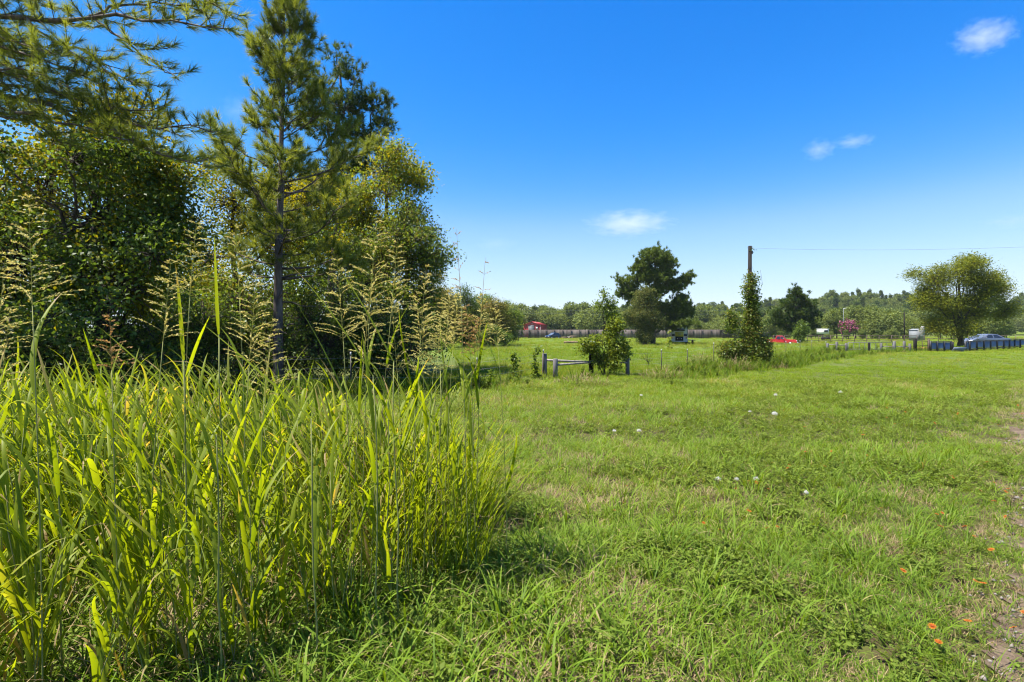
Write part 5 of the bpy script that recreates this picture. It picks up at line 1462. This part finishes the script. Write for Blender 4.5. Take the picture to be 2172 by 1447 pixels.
# ------------------------------------------------------------------ barn, sheds
def barn():
    d = 172.0; s_ = d / F
    p0 = np.array(at(1111, d))              # left front corner
    wg, lw, eave, ridge = 5.6, 12.5, 4.25, 5.2
    ang = radians(-14)
    t = thing('barn', 'small red metal barn with a grey roller door behind the plank fence', 'barn', p0, rz=ang)
    mb = MB()
    V = [(0, 0, -.3), (wg, 0, -.3), (wg, 0, eave), (wg / 2, 0, ridge), (0, 0, eave), (0, lw, -.3), (wg, lw, -.3), (wg, lw, eave), (wg / 2, lw, ridge), (0, lw, eave)]
    mb.add(V, [(0, 1, 2, 4), (6, 5, 9, 7), (1, 6, 7, 2), (5, 0, 4, 9)], [(4, 2, 3), (7, 9, 8)])
    for k in range(14): mb.box((wg + .02, (k + .5) * lw / 14, eave / 2), (.04, .08, eave - .1))
    for k in range(9): 
        x = (k + .5) * wg / 9
        mb.box((x, -.02, eave / 2), (.07, .04, eave - .1))
    mb.build('wall', M['barn_red'], t)
    mb = MB()
    for sgn in (0, 1):
        xe, xr = (-.2, wg / 2) if sgn == 0 else (wg + .2, wg / 2)
        ze = eave - .07
        V = [(xe, -.25, ze), (xr, -.25, ridge + .06), (xr, lw + .25, ridge + .06), (xe, lw + .25, ze)]
        V = V + [(x, y, z + .08) for x, y, z in V]
        mb.add(V, [(0, 1, 2, 3), (7, 6, 5, 4), (0, 4, 5, 1), (1, 5, 6, 2), (2, 6, 7, 3), (3, 7, 4, 0)])
        for k in range(11):
            y = (k + .5) * lw / 11; mb.bar((xe, y, ze + .11), (xr, y, ridge + .17), .06, .05)
    mb.build('roof', M['barn_red'], t)
    mb = MB(); mb.box((wg * .46, -.06, 2.0), (2.0, .06, 4.2)); dr = mb.build('door', M['grey_door'], t)
    mb = MB()
    for k in range(7): mb.box((wg * .46, -.10, .25 + k * .6), (1.9, .02, .03))
    mb.build('door_slat', M['shed_grey'], dr)
    mb = MB(); mb.box((wg * .80, -.05, 3.2), (.5, .05, .6)); mb.build('window', M['white_paint'], t)
    mb = MB(); mb.box((wg * .5, -.05, ridge - .6), (.3, .05, .3)); mb.build('vent', M['barn_trim'], t)
    mb = MB(); mb.box((wg + .03, -.03, eave / 2), (.12, .12, eave)); mb.build('corner_trim', M['barn_trim'], t)
barn()
def shed(label, px, py0, d, w, dep, mat, rz, roof=.25, name='shed'):
    p = np.array(at(px, d)); h = W(0, py0, d)[2]
    t = thing(name, label, 'shed', p, rz=rz)
    mb = MB(); mb.box((0, 0, h / 2 - .2), (w, dep, h + .4 - roof))
    for k in range(int(w / .3)): mb.box((-w / 2 + .15 + k * .3, -dep / 2 - .015, h / 2 - .1), (.05, .03, h - roof - .1))
    mb.build('wall', M[mat], t)
    mb = MB(); mb.prism([(-w / 2 - .1, h - roof), (w / 2 + .1, h - roof), (0, h + .05)], [dep / 2 + .1] * 3); mb.build('roof', M[mat], t)
    mb = MB(); mb.box((w * .1, -dep / 2 - .04, h * .4), (w * .35, .04, h * .7)); mb.build('door', M['grey_door'], t)
shed('small grey metal shed partly hidden by the loose crowned tree', 1944, 698, 108, 1.6, 2, 'shed_grey', .1)
def tank(label, px, py0, d, r_):
    p = np.array(at(px, d)); h = W(0, py0, d)[2]; t = thing('water_tank', label, 'tank', p)
    mb = MB(); mb.tube([(0, 0, -.2), (0, 0, h * .9), (0, 0, h)], [r_, r_, r_ * .6], 18); mb.build('shell', M['gate_metal'], t, smooth=True)
    for z in (.35, .65): 
        mb = MB(); mb.tube([(0, 0, h * z - .03), (0, 0, h * z + .03)], r_ * 1.03, 18); mb.build('band', M['shed_grey'], t)
tank('pale upright tank next to the grey shed', 1957, 692, 106, .38)
t = thing('box_trailer', 'white box trailer just showing behind the bushy pine', 'trailer', at(1745, 110))
mb = MB(); mb.box((0, 0, 1.9), (1.4, 2, 1.1)); mb.build('body', M['coach_white'], t)
mb = MB(); mb.box((0, 0, 2.49), (1.5, 2.1, .08)); mb.build('roof', M['coach_white'], t)
mb = MB(); mb.box((.1, -1.02, 2.0), (.8, .04, .45)); mb.build('window', M['glass_dark'], t)
for sx in (-.45, .45):
    mb = MB(); mb.tube([(sx, -1.02, .45), (sx, -.75, .45)], .42, 14); mb.build('wheel', M['black_rubber'], t)
t = thing('lamp_pole', 'slim white pole standing beside the pink blossom', 'pole', at(1789, 124))
mb = MB(); mb.tube([(0, 0, -.2), (0, 0, 7.6)], [.07, .05], 8); mb.build('pole', M['shed_grey'], t)
mb = MB(); mb.bar((0, 0, 7.5), (.7, 0, 7.6), .1); mb.build('arm', M['white_paint'], t)
t = thing('utility_pole', 'brown wooden pole standing before the hill beyond the pipe fence', 'utility pole', at(1918, 112))
mb = MB(); mb.tube([(0, 0, -.2), (0, 0, 6.2)], [.14, .10], 8); mb.build('pole', M['dark_wood'], t)
mb = MB(); mb.bar((-.6, 0, 5.8), (.6, 0, 5.8), .1); mb.build('crossarm', M['dark_wood'], t)

# logs in the field
for k, (px, py, L, r_, rz, lab) in enumerate([(1197, 716, 2.0, .22, .1, 'dark log lying just right of the dark car'), (1209, 715, 1.6, .24, -.5, 'pale cut log in the heap near the dark car'), (1216, 713, 2.0, .28, .3, 'brown log on top of the heap near the dark car'),
                                              (1205, 730.5, 1.3, .16, .1, 'lone log lying in the open field'), (1219, 730.5, 1.6, .17, -.2, 'paler log lying beside the lone field log')]):
    dd = 140 if k < 3 else 76; p = np.array([(px - 1086) / F * dd, dd, r_ * .8 + (.2 if k == 2 else 0) + .12])
    t = thing('log', lab, 'log', p, 'logs lying in the field', rz=rz)
    mb = MB(); mb.tube([(-L / 2, 0, 0), (0, 0, .03), (L / 2, 0, 0)], [r_, r_ * .95, r_ * .88], 10); mb.build('bark', M['log'] if k != 1 else M['rail_wood'], t)
    mb = MB(); mb.tube([(L / 2 - .02, 0, 0), (L / 2 + .015, 0, 0)], r_ * .8, 10); mb.build('cut_end', M['rail_wood'], t)
# driveway strip by the car
mb = MB(); P = np.array([[-14, 136], [2, 136.5], [9, 138], [16, 141]]); V = []
for x, y in P: V += [(x, y - .9, .02), (x, y + .9, .02)]
V = [(x, y, z + .10) for x, y, z in V]
mb.add(V, [(2 * k, 2 * k + 2, 2 * k + 3, 2 * k + 1) for k in range(3)]); o = mb.build('gravel_drive', M['shoulder']); o['kind'] = 'structure'

# ------------------------------------------------------------------ vehicles
def wheels(t, xs, wy, r_, wdt=.2):
    for x in xs:
        for s_ in (-1, 1):
            y0, y1 = s_ * wy, s_ * (wy - wdt)
            mb = MB(); mb.tube([(x, y1, r_), (x, y0 - s_ * .03, r_), (x, y0, r_)], [r_, r_, r_ * .9], 20)
            w_ = mb.build('wheel', M['black_rubber'], t)
            mb = MB(); mb.tube([(x, y0 - s_ * .02, r_), (x, y0 + s_ * .015, r_)], r_ * .60, 14); mb.build('rim', M['chrome'], w_)

def pickup():
    t = thing('pickup_truck', 'old red pickup truck with chrome grille parked by the vine pole', 'pickup truck', (float(at(1655, 76.5)[0]), 76.5, -.22), rz=radians(-32), scale=.86)
    mb = MB()
    prof = [(-2.6, .55), (-2.6, 1.05), (-.55, 1.08), (-.5, 1.06), (.95, 1.08), (2.35, 1.02), (2.55, .9), (2.55, .5)]
    mb.prism(prof, [.95, .93, .93, .93, .92, .9, .92, .95])
    mb.build('body', M['red_paint'], t)
    mb = MB(); mb.prism([(-.72, 1.06), (-.55, 1.66), (-.3, 1.72), (.35, 1.70), (.95, 1.08)], [.90, .74, .70, .70, .88]); mb.build('cab', M['red_paint'], t)
    for s_ in (-1, 1):
        mb = MB(); y = lambda z: s_ * (.895 - (z - 1.08) * .245 + .012)
        for (x0, x1, x2, x3) in ((-.58, .1, .1, -.45), (.17, .74, .38, .17)):
            V = [(x0, y(1.14), 1.14), (x1, y(1.14), 1.14), (x2, y(1.6), 1.6), (x3, y(1.6), 1.6)]; mb.add(V + [(a, b - s_ * .01, c) for a, b, c in V], [(0, 1, 2, 3), (7, 6, 5, 4)])
        mb.build('side_window', M['glass_dark'], t)
        mb = MB(); mb.box((2.52, s_ * .68, .80), (.08, .26, .18)); mb.build('headlight', M['lamp_clear'], t)
        mb = MB(); mb.box((.55, s_ * 1.03, 1.18), (.12, .16, .14)); mb.build('mirror', M['chrome'], t)
        mb = MB(); mb.box((-2.6, s_ * .82, .85), (.06, .14, .25)); mb.build('tail_light', M['lamp_red'], t)
    mb = MB(); V = [(.93, -.78, 1.14), (.93, .78, 1.14), (.42, .64, 1.64), (.42, -.64, 1.64)]; V = [(x + .02, y, z + .012) for x, y, z in V]; mb.add(V, [(0, 1, 2, 3)]); mb.build('windscreen', M['glass_pale'], t)
    mb = MB(); V = [(-.72, -.75, 1.12), (-.72, .75, 1.12), (-.58, .62, 1.6), (-.58, -.62, 1.6)]; V = [(x - .015, y, z) for x, y, z in V]; mb.add(V, [(3, 2, 1, 0)]); mb.build('rear_window', M['glass_dark'], t)
    mb = MB(); mb.box((2.56, 0, .80), (.06, 1.1, .24)); gr = mb.build('grille', M['chrome'], t)
    mb = MB()
    for k in range(4): mb.box((2.60, 0, .72 + k * .055), (.02, 1.05, .02))
    mb.build('grille_slot', M['black_rubber'], gr)
    mb = MB(); mb.box((2.68, 0, .52), (.16, 1.86, .17)); mb.build('bumper', M['chrome'], t)
    mb = MB(); mb.box((-2.68, 0, .52), (.14, 1.8, .15)); mb.build('bumper', M['chrome'], t)
    mb = MB(); mb.box((-1.55, 0, 1.085), (1.8, 1.6, .015)); mb.build('load_bed', M['black_rubber'], t)
    wheels(t, (-1.6, 1.6), .95, .36)
pickup()

def car(label, loc, rz, mat, prof_body, prof_cab, wy=.9, cat='car', name='parked_car', glassm='glass_dark'):
    t = thing(name, label, cat, loc, rz=rz)
    mb = MB(); mb.prism(prof_body, [wy * (1.0 if .35 < z < .95 else .94) for x, z in prof_body]); mb.build('body', M[mat], t, smooth=False)
    zb = prof_cab[0][1]; zt = max(z for x, z in prof_cab)
    wfn = lambda z: wy * (.93 - .24 * (z - zb) / (zt - zb))
    mb = MB(); mb.prism(prof_cab, [wfn(z) for x, z in prof_cab]); mb.build('cabin', M[mat], t)
    (xr, _), (xr1, z1), (xf1, z2), (xf, _) = prof_cab[0], prof_cab[1], prof_cab[-2], prof_cab[-1]
    zt_ = zt - .10
    fr = lambda z: xr + (xr1 - xr) * (z - zb) / (z1 - zb); ff = lambda z: xf + (xf1 - xf) * (z - zb) / (z2 - zb)
    for s_ in (-1, 1):
        z0_ = zb + .04; xm = (xr + xf) / 2
        for xa0, xa1, xb0, xb1 in ((fr(z0_) + .22, fr(zt_) + .2, xm - .05, xm - .05), (xm + .05, xm + .05, ff(z0_) - .22, ff(zt_) - .15)):
            mb = MB(); V = [(xa0, s_ * (wfn(z0_) + .012), z0_), (xb0, s_ * (wfn(z0_) + .012), z0_), (xb1, s_ * (wfn(zt_) + .012), zt_), (xa1, s_ * (wfn(zt_) + .012), zt_)]
            mb.add(V, [(0, 1, 2, 3)]); mb.build('side_window', M[glassm], t)
        mb = MB(); mb.box((prof_body[-1][0] - .06, s_ * wy * .72, .68), (.16, .34, .14)); mb.build('headlight', M['lamp_clear'], t)
        mb = MB(); mb.box((prof_body[0][0] + .02, s_ * wy * .75, .82), (.08, .26, .16)); mb.build('tail_light', M['lamp_red'], t)
        mb = MB(); mb.box((xf - .35, s_ * (wy + .07), zb + .1), (.12, .16, .12)); mb.build('mirror', M[mat], t)
    for nm, fx, sg in (('windscreen', ff, 1), ('rear_window', fr, -1)):
        z0_ = zb + .05; mb = MB(); V = [(fx(z0_) + sg * .018, -wfn(z0_) * .88, z0_), (fx(z0_) + sg * .018, wfn(z0_) * .88, z0_), (fx(zt_) + sg * .018, wfn(zt_) * .88, zt_), (fx(zt_) + sg * .018, -wfn(zt_) * .88, zt_)]
        mb.add([(x, y, z + .008) for x, y, z in V], [(0, 1, 2, 3)]); mb.build(nm, M['glass_pale'], t)
    for x in (prof_body[0][0], prof_body[-1][0]):
        mb = MB(); mb.box((x * 1.005, 0, .42), (.12, wy * 1.8, .2)); mb.build('bumper', M['black_rubber'] if mat == 'navy_paint' else M[mat], t)
    wheels(t, (prof_body[0][0] + .85, prof_body[-1][0] - .85), wy, .34)
    return t
car('dark navy hatchback parked before the plank fence', at(1173, 139), pi + radians(38), 'navy_paint',
    [(-2.15, .35), (-2.2, .8), (-2.0, 1.0), (.75, 1.02), (1.6, .92), (2.1, .75), (2.2, .38)], [(-2.0, .98), (-1.45, 1.55), (-.9, 1.66), (.0, 1.64), (1.15, .99)])
car('silver sedan showing above the long panel fence', (float(at(2088, 60)[0]), 60.0, .08), pi + radians(4), 'silver_paint',
    [(-2.35, .35), (-2.4, .85), (-2.2, 1.0), (.9, 1.0), (1.9, .92), (2.35, .75), (2.4, .38)], [(-1.75, .98), (-.95, 1.42), (-.4, 1.48), (.25, 1.44), (1.15, .98)])

def coach():
    d = 73.0; s_ = d / F
    t = thing('motor_coach', 'white motor coach seen from behind with a yellow engine panel under the pine', 'bus', at(1441, d), rz=-radians(18))
    w, L, h = 2.2, 9.0, 2.75
    mb = MB(); mb.prism([(-w / 2, .45), (w / 2, .45), (w / 2, h - .15), (w / 2 - .15, h), (-w / 2 + .15, h), (-w / 2, h - .15)], [L / 2] * 6)
    V = mb.v; mb.v = [v + np.array([0, L / 2, 0]) for v in V]
    mb.build('body', M['coach_white'], t)
    mb = MB(); mb.box((0, -.03, 1.50), (1.15, .06, .72)); pn = mb.build('engine_panel', M['yellow_panel'], t)
    mb = MB(); mb.box((0, -.066, 1.62), (.46, .012, .06)); mb.box((.03, -.066, 1.47), (.34, .012, .14)); mb.build('print', M['faded_print'], pn)
    mb = MB(); mb.box((0, -.025, .84), (1.08, .05, .60)); ob = mb.build('engine_bay', M['black_rubber'], t)
    for x in (-.25, .28):
        mb = MB(); mb.box((x, -.06, .85), (.09, .03, .12)); mb.build('reflector', M['lamp_clear'], ob)
    for x0 in (-.84, .84):
        mb = MB(); mb.box((x0, -.02, 1.38), (.42, .04, .34)); mb.build('rear_window', M['glass_dark'] if x0 < 0 else M['navy_paint'], t)
    mb = MB(); mb.box((0, -.02, 2.12), (1.5, .04, .34)); mb.build('rear_window', M['glass_dark'], t)
    for x0 in (-.98, .92):
        mb = MB(); mb.box((x0, -.03, .98), (.12, .06, .26)); mb.build('tail_light', M['lamp_red'], t)
    mb = MB(); mb.box((0, -.08, .46), (2.2, .16, .14)); mb.build('bumper', M['coach_white'], t)
    mb = MB(); mb.bar((1.12, .4, 2.5), (1.5, .4, 2.6), .06); mb.bar((1.12, .4, 1.4), (1.12, .4, 2.6), .08); mb.build('awning_arm', M['black_frame'], t)
    for k in range(4):
        for sgn in (-1, 1):
            mb = MB(); mb.box((sgn * (w / 2 + .012), 1.4 + k * 2, 1.75), (.024, 1.5, .6)); mb.build('side_window', M['glass_dark'], t)
    for y in (1.9, 7.2):
        for sgn in (-1, 1):
            mb = MB(); mb.tube([(sgn * (w / 2 - .28), y, .45), (sgn * (w / 2 - .02), y, .45)], .45, 16); mb.build('wheel', M['black_rubber'], t)
coach()
# flat steel trailer deck standing beside the coach
t = thing('flat_trailer', 'low dark flat trailer standing beside the coach', 'trailer', at(1464, 74))
mb = MB(); mb.box((0, .5, .62), (1.1, 2.2, .1)); mb.build('deck', M['black_frame'], t)
for x in (-.4, .4):
    mb = MB(); mb.tube([(x, .4, .28), (x + .14, .4, .28)], .28, 12); mb.build('wheel', M['black_rubber'], t)

# ------------------------------------------------------------------ wild flowers
def flower_meshes(seed):
    r = np.random.default_rng(seed); h = r.uniform(.15, .26)
    st = MB(); P = curve_pts((0, 0, 0), (r.normal(0, .03), r.normal(0, .03), h), 0, 5, r, .03); st.tube(P, .0016, 4, .4)
    n_ = 4; leaf_quads(st, P[[1, 1, 2, 2]], np.c_[r.normal(size=(n_, 2)), np.full(n_, .5)], np.tile([0, 0, 1.], (n_, 1)), .045, .012, .4)
    top = P[-1]
    pe = MB(); m_ = 11; a = np.arange(m_) * 2 * pi / m_ + r.uniform(0, 1)
    tx, ty = r.normal(0, .35, 2)
    D = np.stack([np.cos(a), np.sin(a), .12 + tx * np.cos(a) + ty * np.sin(a)], 1)
    C = top + D * .006
    L, w = .027, .013
    Du = unit(D); S = unit(np.cross(Du, (0, 0, 1.0)))
    V = np.stack([C - S * w * .25, C + S * w * .25, C + Du * L * .6 + S * w * .5, C + Du * L + S * w * .35, C + Du * L - S * w * .35, C + Du * L * .6 - S * w * .5], 1).reshape(-1, 3)
    q = []
    for k in range(m_):
        o = k * 6; q += [(o, o + 1, o + 2, o + 5), (o + 5, o + 2, o + 3, o + 4)]
    pe.add(V, q, None, np.tile([0, 0, .35, 1, 1, .35], m_))
    di = MB(); ph = np.linspace(0, pi / 2, 4)
    di.tube([top + (0, 0, .0115 * sin(x) - .001) for x in ph], [.0115 * cos(x) + .0004 for x in ph], 10)
    return st.mesh('stem', M['weed']), pe.mesh('petals', M['petal']), di.mesh('disc', M['disc'])
FM = [flower_meshes(s) for s in range(5)]
fl = [(1330, 1032), (1585, 1097), (1625, 1118), (1655, 1122), (1490, 1122), (1530, 1132), (1590, 1028), (1605, 1035), (1640, 1045), (1665, 1010), (1640, 990), (1305, 1087), (1560, 1042), (1700, 905), (1680, 1003), (1790, 985), (1835, 970), (1762, 958), (1820, 925), (1925, 945), (1950, 943),
      (1966, 941), (1890, 1003), (2010, 1002), (2022, 1014), (2110, 1026), (2140, 1034), (2082, 1036), (2122, 1062), (2136, 1052), (1996, 1090), (1985, 1094), (2044, 1117), (2075, 1133), (1920, 1236), (2070, 1242), (2092, 1250), (2145, 1330), (1980, 1372), (1965, 1358), (1880, 868), (1921, 866), (1934, 868), (1952, 875),
      (1921, 882), (1880, 890), (1735, 859), (2160, 862), (2165, 881), (2006, 1138), (1858, 955), (1900, 900), (1985, 902), (2050, 935), (2090, 985), (1750, 1000), (2120, 905), (2030, 880), (1700, 960), (1870, 1085), (2100, 1180), (2060, 1330), (2130, 1090), (2148, 1300)]
gr_ = 'orange wild flowers scattered over the verge'
for k, (px, py) in enumerate(fl):
    r = np.random.default_rng(700 + k)
    p = G(px, py + 25 * max(1, 0) * (4.0 / max(gd(py), 3)))
    z = GZ(p[0], p[1]); sc_ = r.uniform(.42, .68) * (1.0 if p[1] < 8 else 1.3)
    nr = p[1] < 5.2
    if p[1] > 9: lab = 'orange wild flower in the far patch of grass short of the panel fence'
    elif 1480 < px < 1680 and py < 1060: lab = 'orange wild flower close to the row of three white seed heads'
    elif p[0] > .82 * p[1]: lab = ('orange and yellow wild flower on the rim of the bare dirt shoulder' if p[1] > 3.6 else 'large orange wild flower on the rim of the bare dirt shoulder')
    elif p[1] < 4.2: lab = 'orange wild flower in the thick grass closest to the camera'
    elif px < 1400: lab = 'lone orange wild flower out towards the tall grass'
    elif p[1] > 6.5: lab = 'orange wild flower of the scattered patch above the white seed heads'
    else: lab = 'orange wild flower in the mid verge between seed heads and dirt shoulder'
    t = thing('wildflower', lab, 'flower', (p[0], p[1], z), gr_, rz=r.uniform(0, 6.28), scale=sc_)
    for nm, me in zip(('stem', 'petals', 'flower_disc'), FM[k % 5]):
        o = bpy.data.objects.new(nm, me); COL.objects.link(o); o.parent = t
# white seed heads
def seed_head(px, py, size, lab, seed):
    r = np.random.default_rng(seed); p = G(px, py + 30 * 4 / gd(py)); z = GZ(p[0], p[1]); h = W(0, py, p[1])[2] - z
    t = thing('seed_head', lab, 'seed head', (p[0], p[1], z), 'white fluffy seed heads in the verge grass')
    mb = MB(); P = curve_pts((0, 0, 0), (0, 0, max(h, .05)), 0, 5, r, .05); mb.tube(P, .0022, 4, .9)
    n_ = 6; leaf_quads(mb, P[r.integers(1, 4, n_)], r.normal(size=(n_, 3)) + (0, 0, .5), rdir(n_, r), .07, .014, .9); mb.build('stem', M['straw'], t)
    mb = MB(); n_ = 340; D = rdir(n_, r); D[:, 2] = np.abs(D[:, 2]) * .9 - .15; c = P[-1]
    leaf_quads(mb, c + D * size * .12 + r.normal(size=(n_, 3)) * size * .12, D, rdir(n_, r), size * r.uniform(.25, .6, n_), size * .055, r.uniform(0, 1, n_)); mb.build('fluff', M['fluff'], t)
sh = [(1522, 1017, .055, 'largest white fluffy seed head, first of the row of three in the grass'), (1563, 1017, .038, 'small pinkish white seed head, middle of the row of three'), (1603, 1016, .05, 'white seed head at the far end of the row of three'),
      (1303, 914, .045, 'small white seed head near the tall grass, first of a pair'), (1355, 914, .06, 'wider white seed head, second of the pair near the tall grass'), (1643, 878, .09, 'tall white seed head amid pale dry leaves in the middle of the verge'),
      (1590, 873, .05, 'pale seed head with spread dry leaves'), (1782, 833, .09, 'white weed head further up the verge'), (1360, 839, .06, 'tiny white seed head before the fence weeds'), (1645, 838, .07, 'small white seed head below the vine pole'), (1710, 1045, .04, 'faint seed head among orange flowers')]
for k, (px, py, s_, lab) in enumerate(sh): seed_head(px, py, s_, lab, 800 + k)
# ------------------------------------------------------------------ clouds, far off and high
def cloud_mat(name, dens, fx):
    m, n, l = new_mat(name)
    out = n.new('ShaderNodeOutputMaterial'); pv = n.new('ShaderNodeVolumePrincipled')
    pv.inputs['Color'].default_value = (1, 1, 1, 1); pv.inputs['Anisotropy'].default_value = 0.3
    tc = n.new('ShaderNodeTexCoord')
    nz = n.new('ShaderNodeTexNoise'); nz.inputs['Scale'].default_value = fx; nz.inputs['Detail'].default_value = 7; nz.inputs['Roughness'].default_value = .6
    l.new(tc.outputs['Object'], nz.inputs['Vector'])
    ln = n.new('ShaderNodeVectorMath'); ln.operation = 'LENGTH'; l.new(tc.outputs['Object'], ln.inputs[0])
    sub = n.new('ShaderNodeMath'); sub.operation = 'SUBTRACT'; sub.inputs[0].default_value = 1.0; l.new(ln.outputs['Value'], sub.inputs[1])
    add = n.new('ShaderNodeMath'); add.operation = 'MULTIPLY_ADD'; add.inputs[1].default_value = .55; l.new(sub.outputs[0], add.inputs[0]); 
    off = n.new('ShaderNodeMath'); off.operation = 'SUBTRACT'; off.inputs[1].default_value = .60; l.new(nz.outputs['Fac'], off.inputs[0])
    l.new(off.outputs[0], add.inputs[2])
    mx = n.new('ShaderNodeMath'); mx.operation = 'MAXIMUM'; mx.inputs[1].default_value = 0; l.new(add.outputs[0], mx.inputs[0])
    ml = n.new('ShaderNodeMath'); ml.operation = 'MULTIPLY'; ml.inputs[1].default_value = dens; l.new(mx.outputs[0], ml.inputs[0])
    l.new(ml.outputs[0], pv.inputs['Density']); l.new(pv.outputs[0], out.inputs['Volume'])
    return m
bmv = MB()
th_, ph_ = np.linspace(0, 2 * pi, 25)[:-1], np.linspace(0, pi, 13)
V = [(sin(p_) * cos(t_), sin(p_) * sin(t_), cos(p_)) for p_ in ph_ for t_ in th_]
bmv.add(V, [((a + 1) * 24 + b, (a + 1) * 24 + (b + 1) % 24, a * 24 + (b + 1) % 24, a * 24 + b) for a in range(12) for b in range(24)][0:])
for k, (px, py, wpx, hpx, dens, fx, lab) in enumerate([(1335, 474, 170, 52, .0105, 2.9, 'flat based white cloud hanging above the old pine'), (2088, 78, 115, 66, .0115, 3.2, 'bright wispy cloud high in the corner of the sky'),
                                                       (1738, 318, 66, 44, .009, 2.4, 'small faint cloud wisp in mid sky'), (1812, 300, 80, 26, .009, 2.4, 'tiny cloud wisp beside the mid sky wisp'), (510, 232, 90, 60, .0022, 2.2, 'faint cloud patch beside the slender pine'),
                                                       (1050, 518, 90, 30, .0018, 2.0, 'very faint low cloud beside the thin panicles'), (2150, 468, 120, 30, .002, 2.0, 'faint flat cloud streak above the loose crowned tree')]):
    d = 2600.0
    c = W(px, py, d); sc_ = d / F
    o = bpy.data.objects.new('cloud', bmv.mesh('cloud', cloud_mat('cloud_vapour_%d' % k, dens, fx), smooth=True)); COL.objects.link(o)
    o.location = c + np.array([k * 0.0, 0, 0]); o.scale = (wpx * sc_ * .62, wpx * sc_ * .45, hpx * sc_ * .62); o.rotation_euler = (0, 0, 0)
    tag(o, lab, 'cloud', 'small clouds in the blue sky')

# ------------------------------------------------------------------ pale summer haze over the whole place
mz, zn, zl = new_mat('summer_haze'); zo = zn.new('ShaderNodeOutputMaterial'); zv = zn.new('ShaderNodeVolumePrincipled')
zv.inputs['Color'].default_value = (.86, .93, 1.0, 1); zv.inputs['Density'].default_value = 0.00012; zv.inputs['Anisotropy'].default_value = .2
zl.new(zv.outputs[0], zo.inputs['Volume'])
hb = MB(); hb.box((0, 6, 21), (3040, 3040, 46)); hz_ = hb.build('haze', mz); hz_['kind'] = 'stuff'
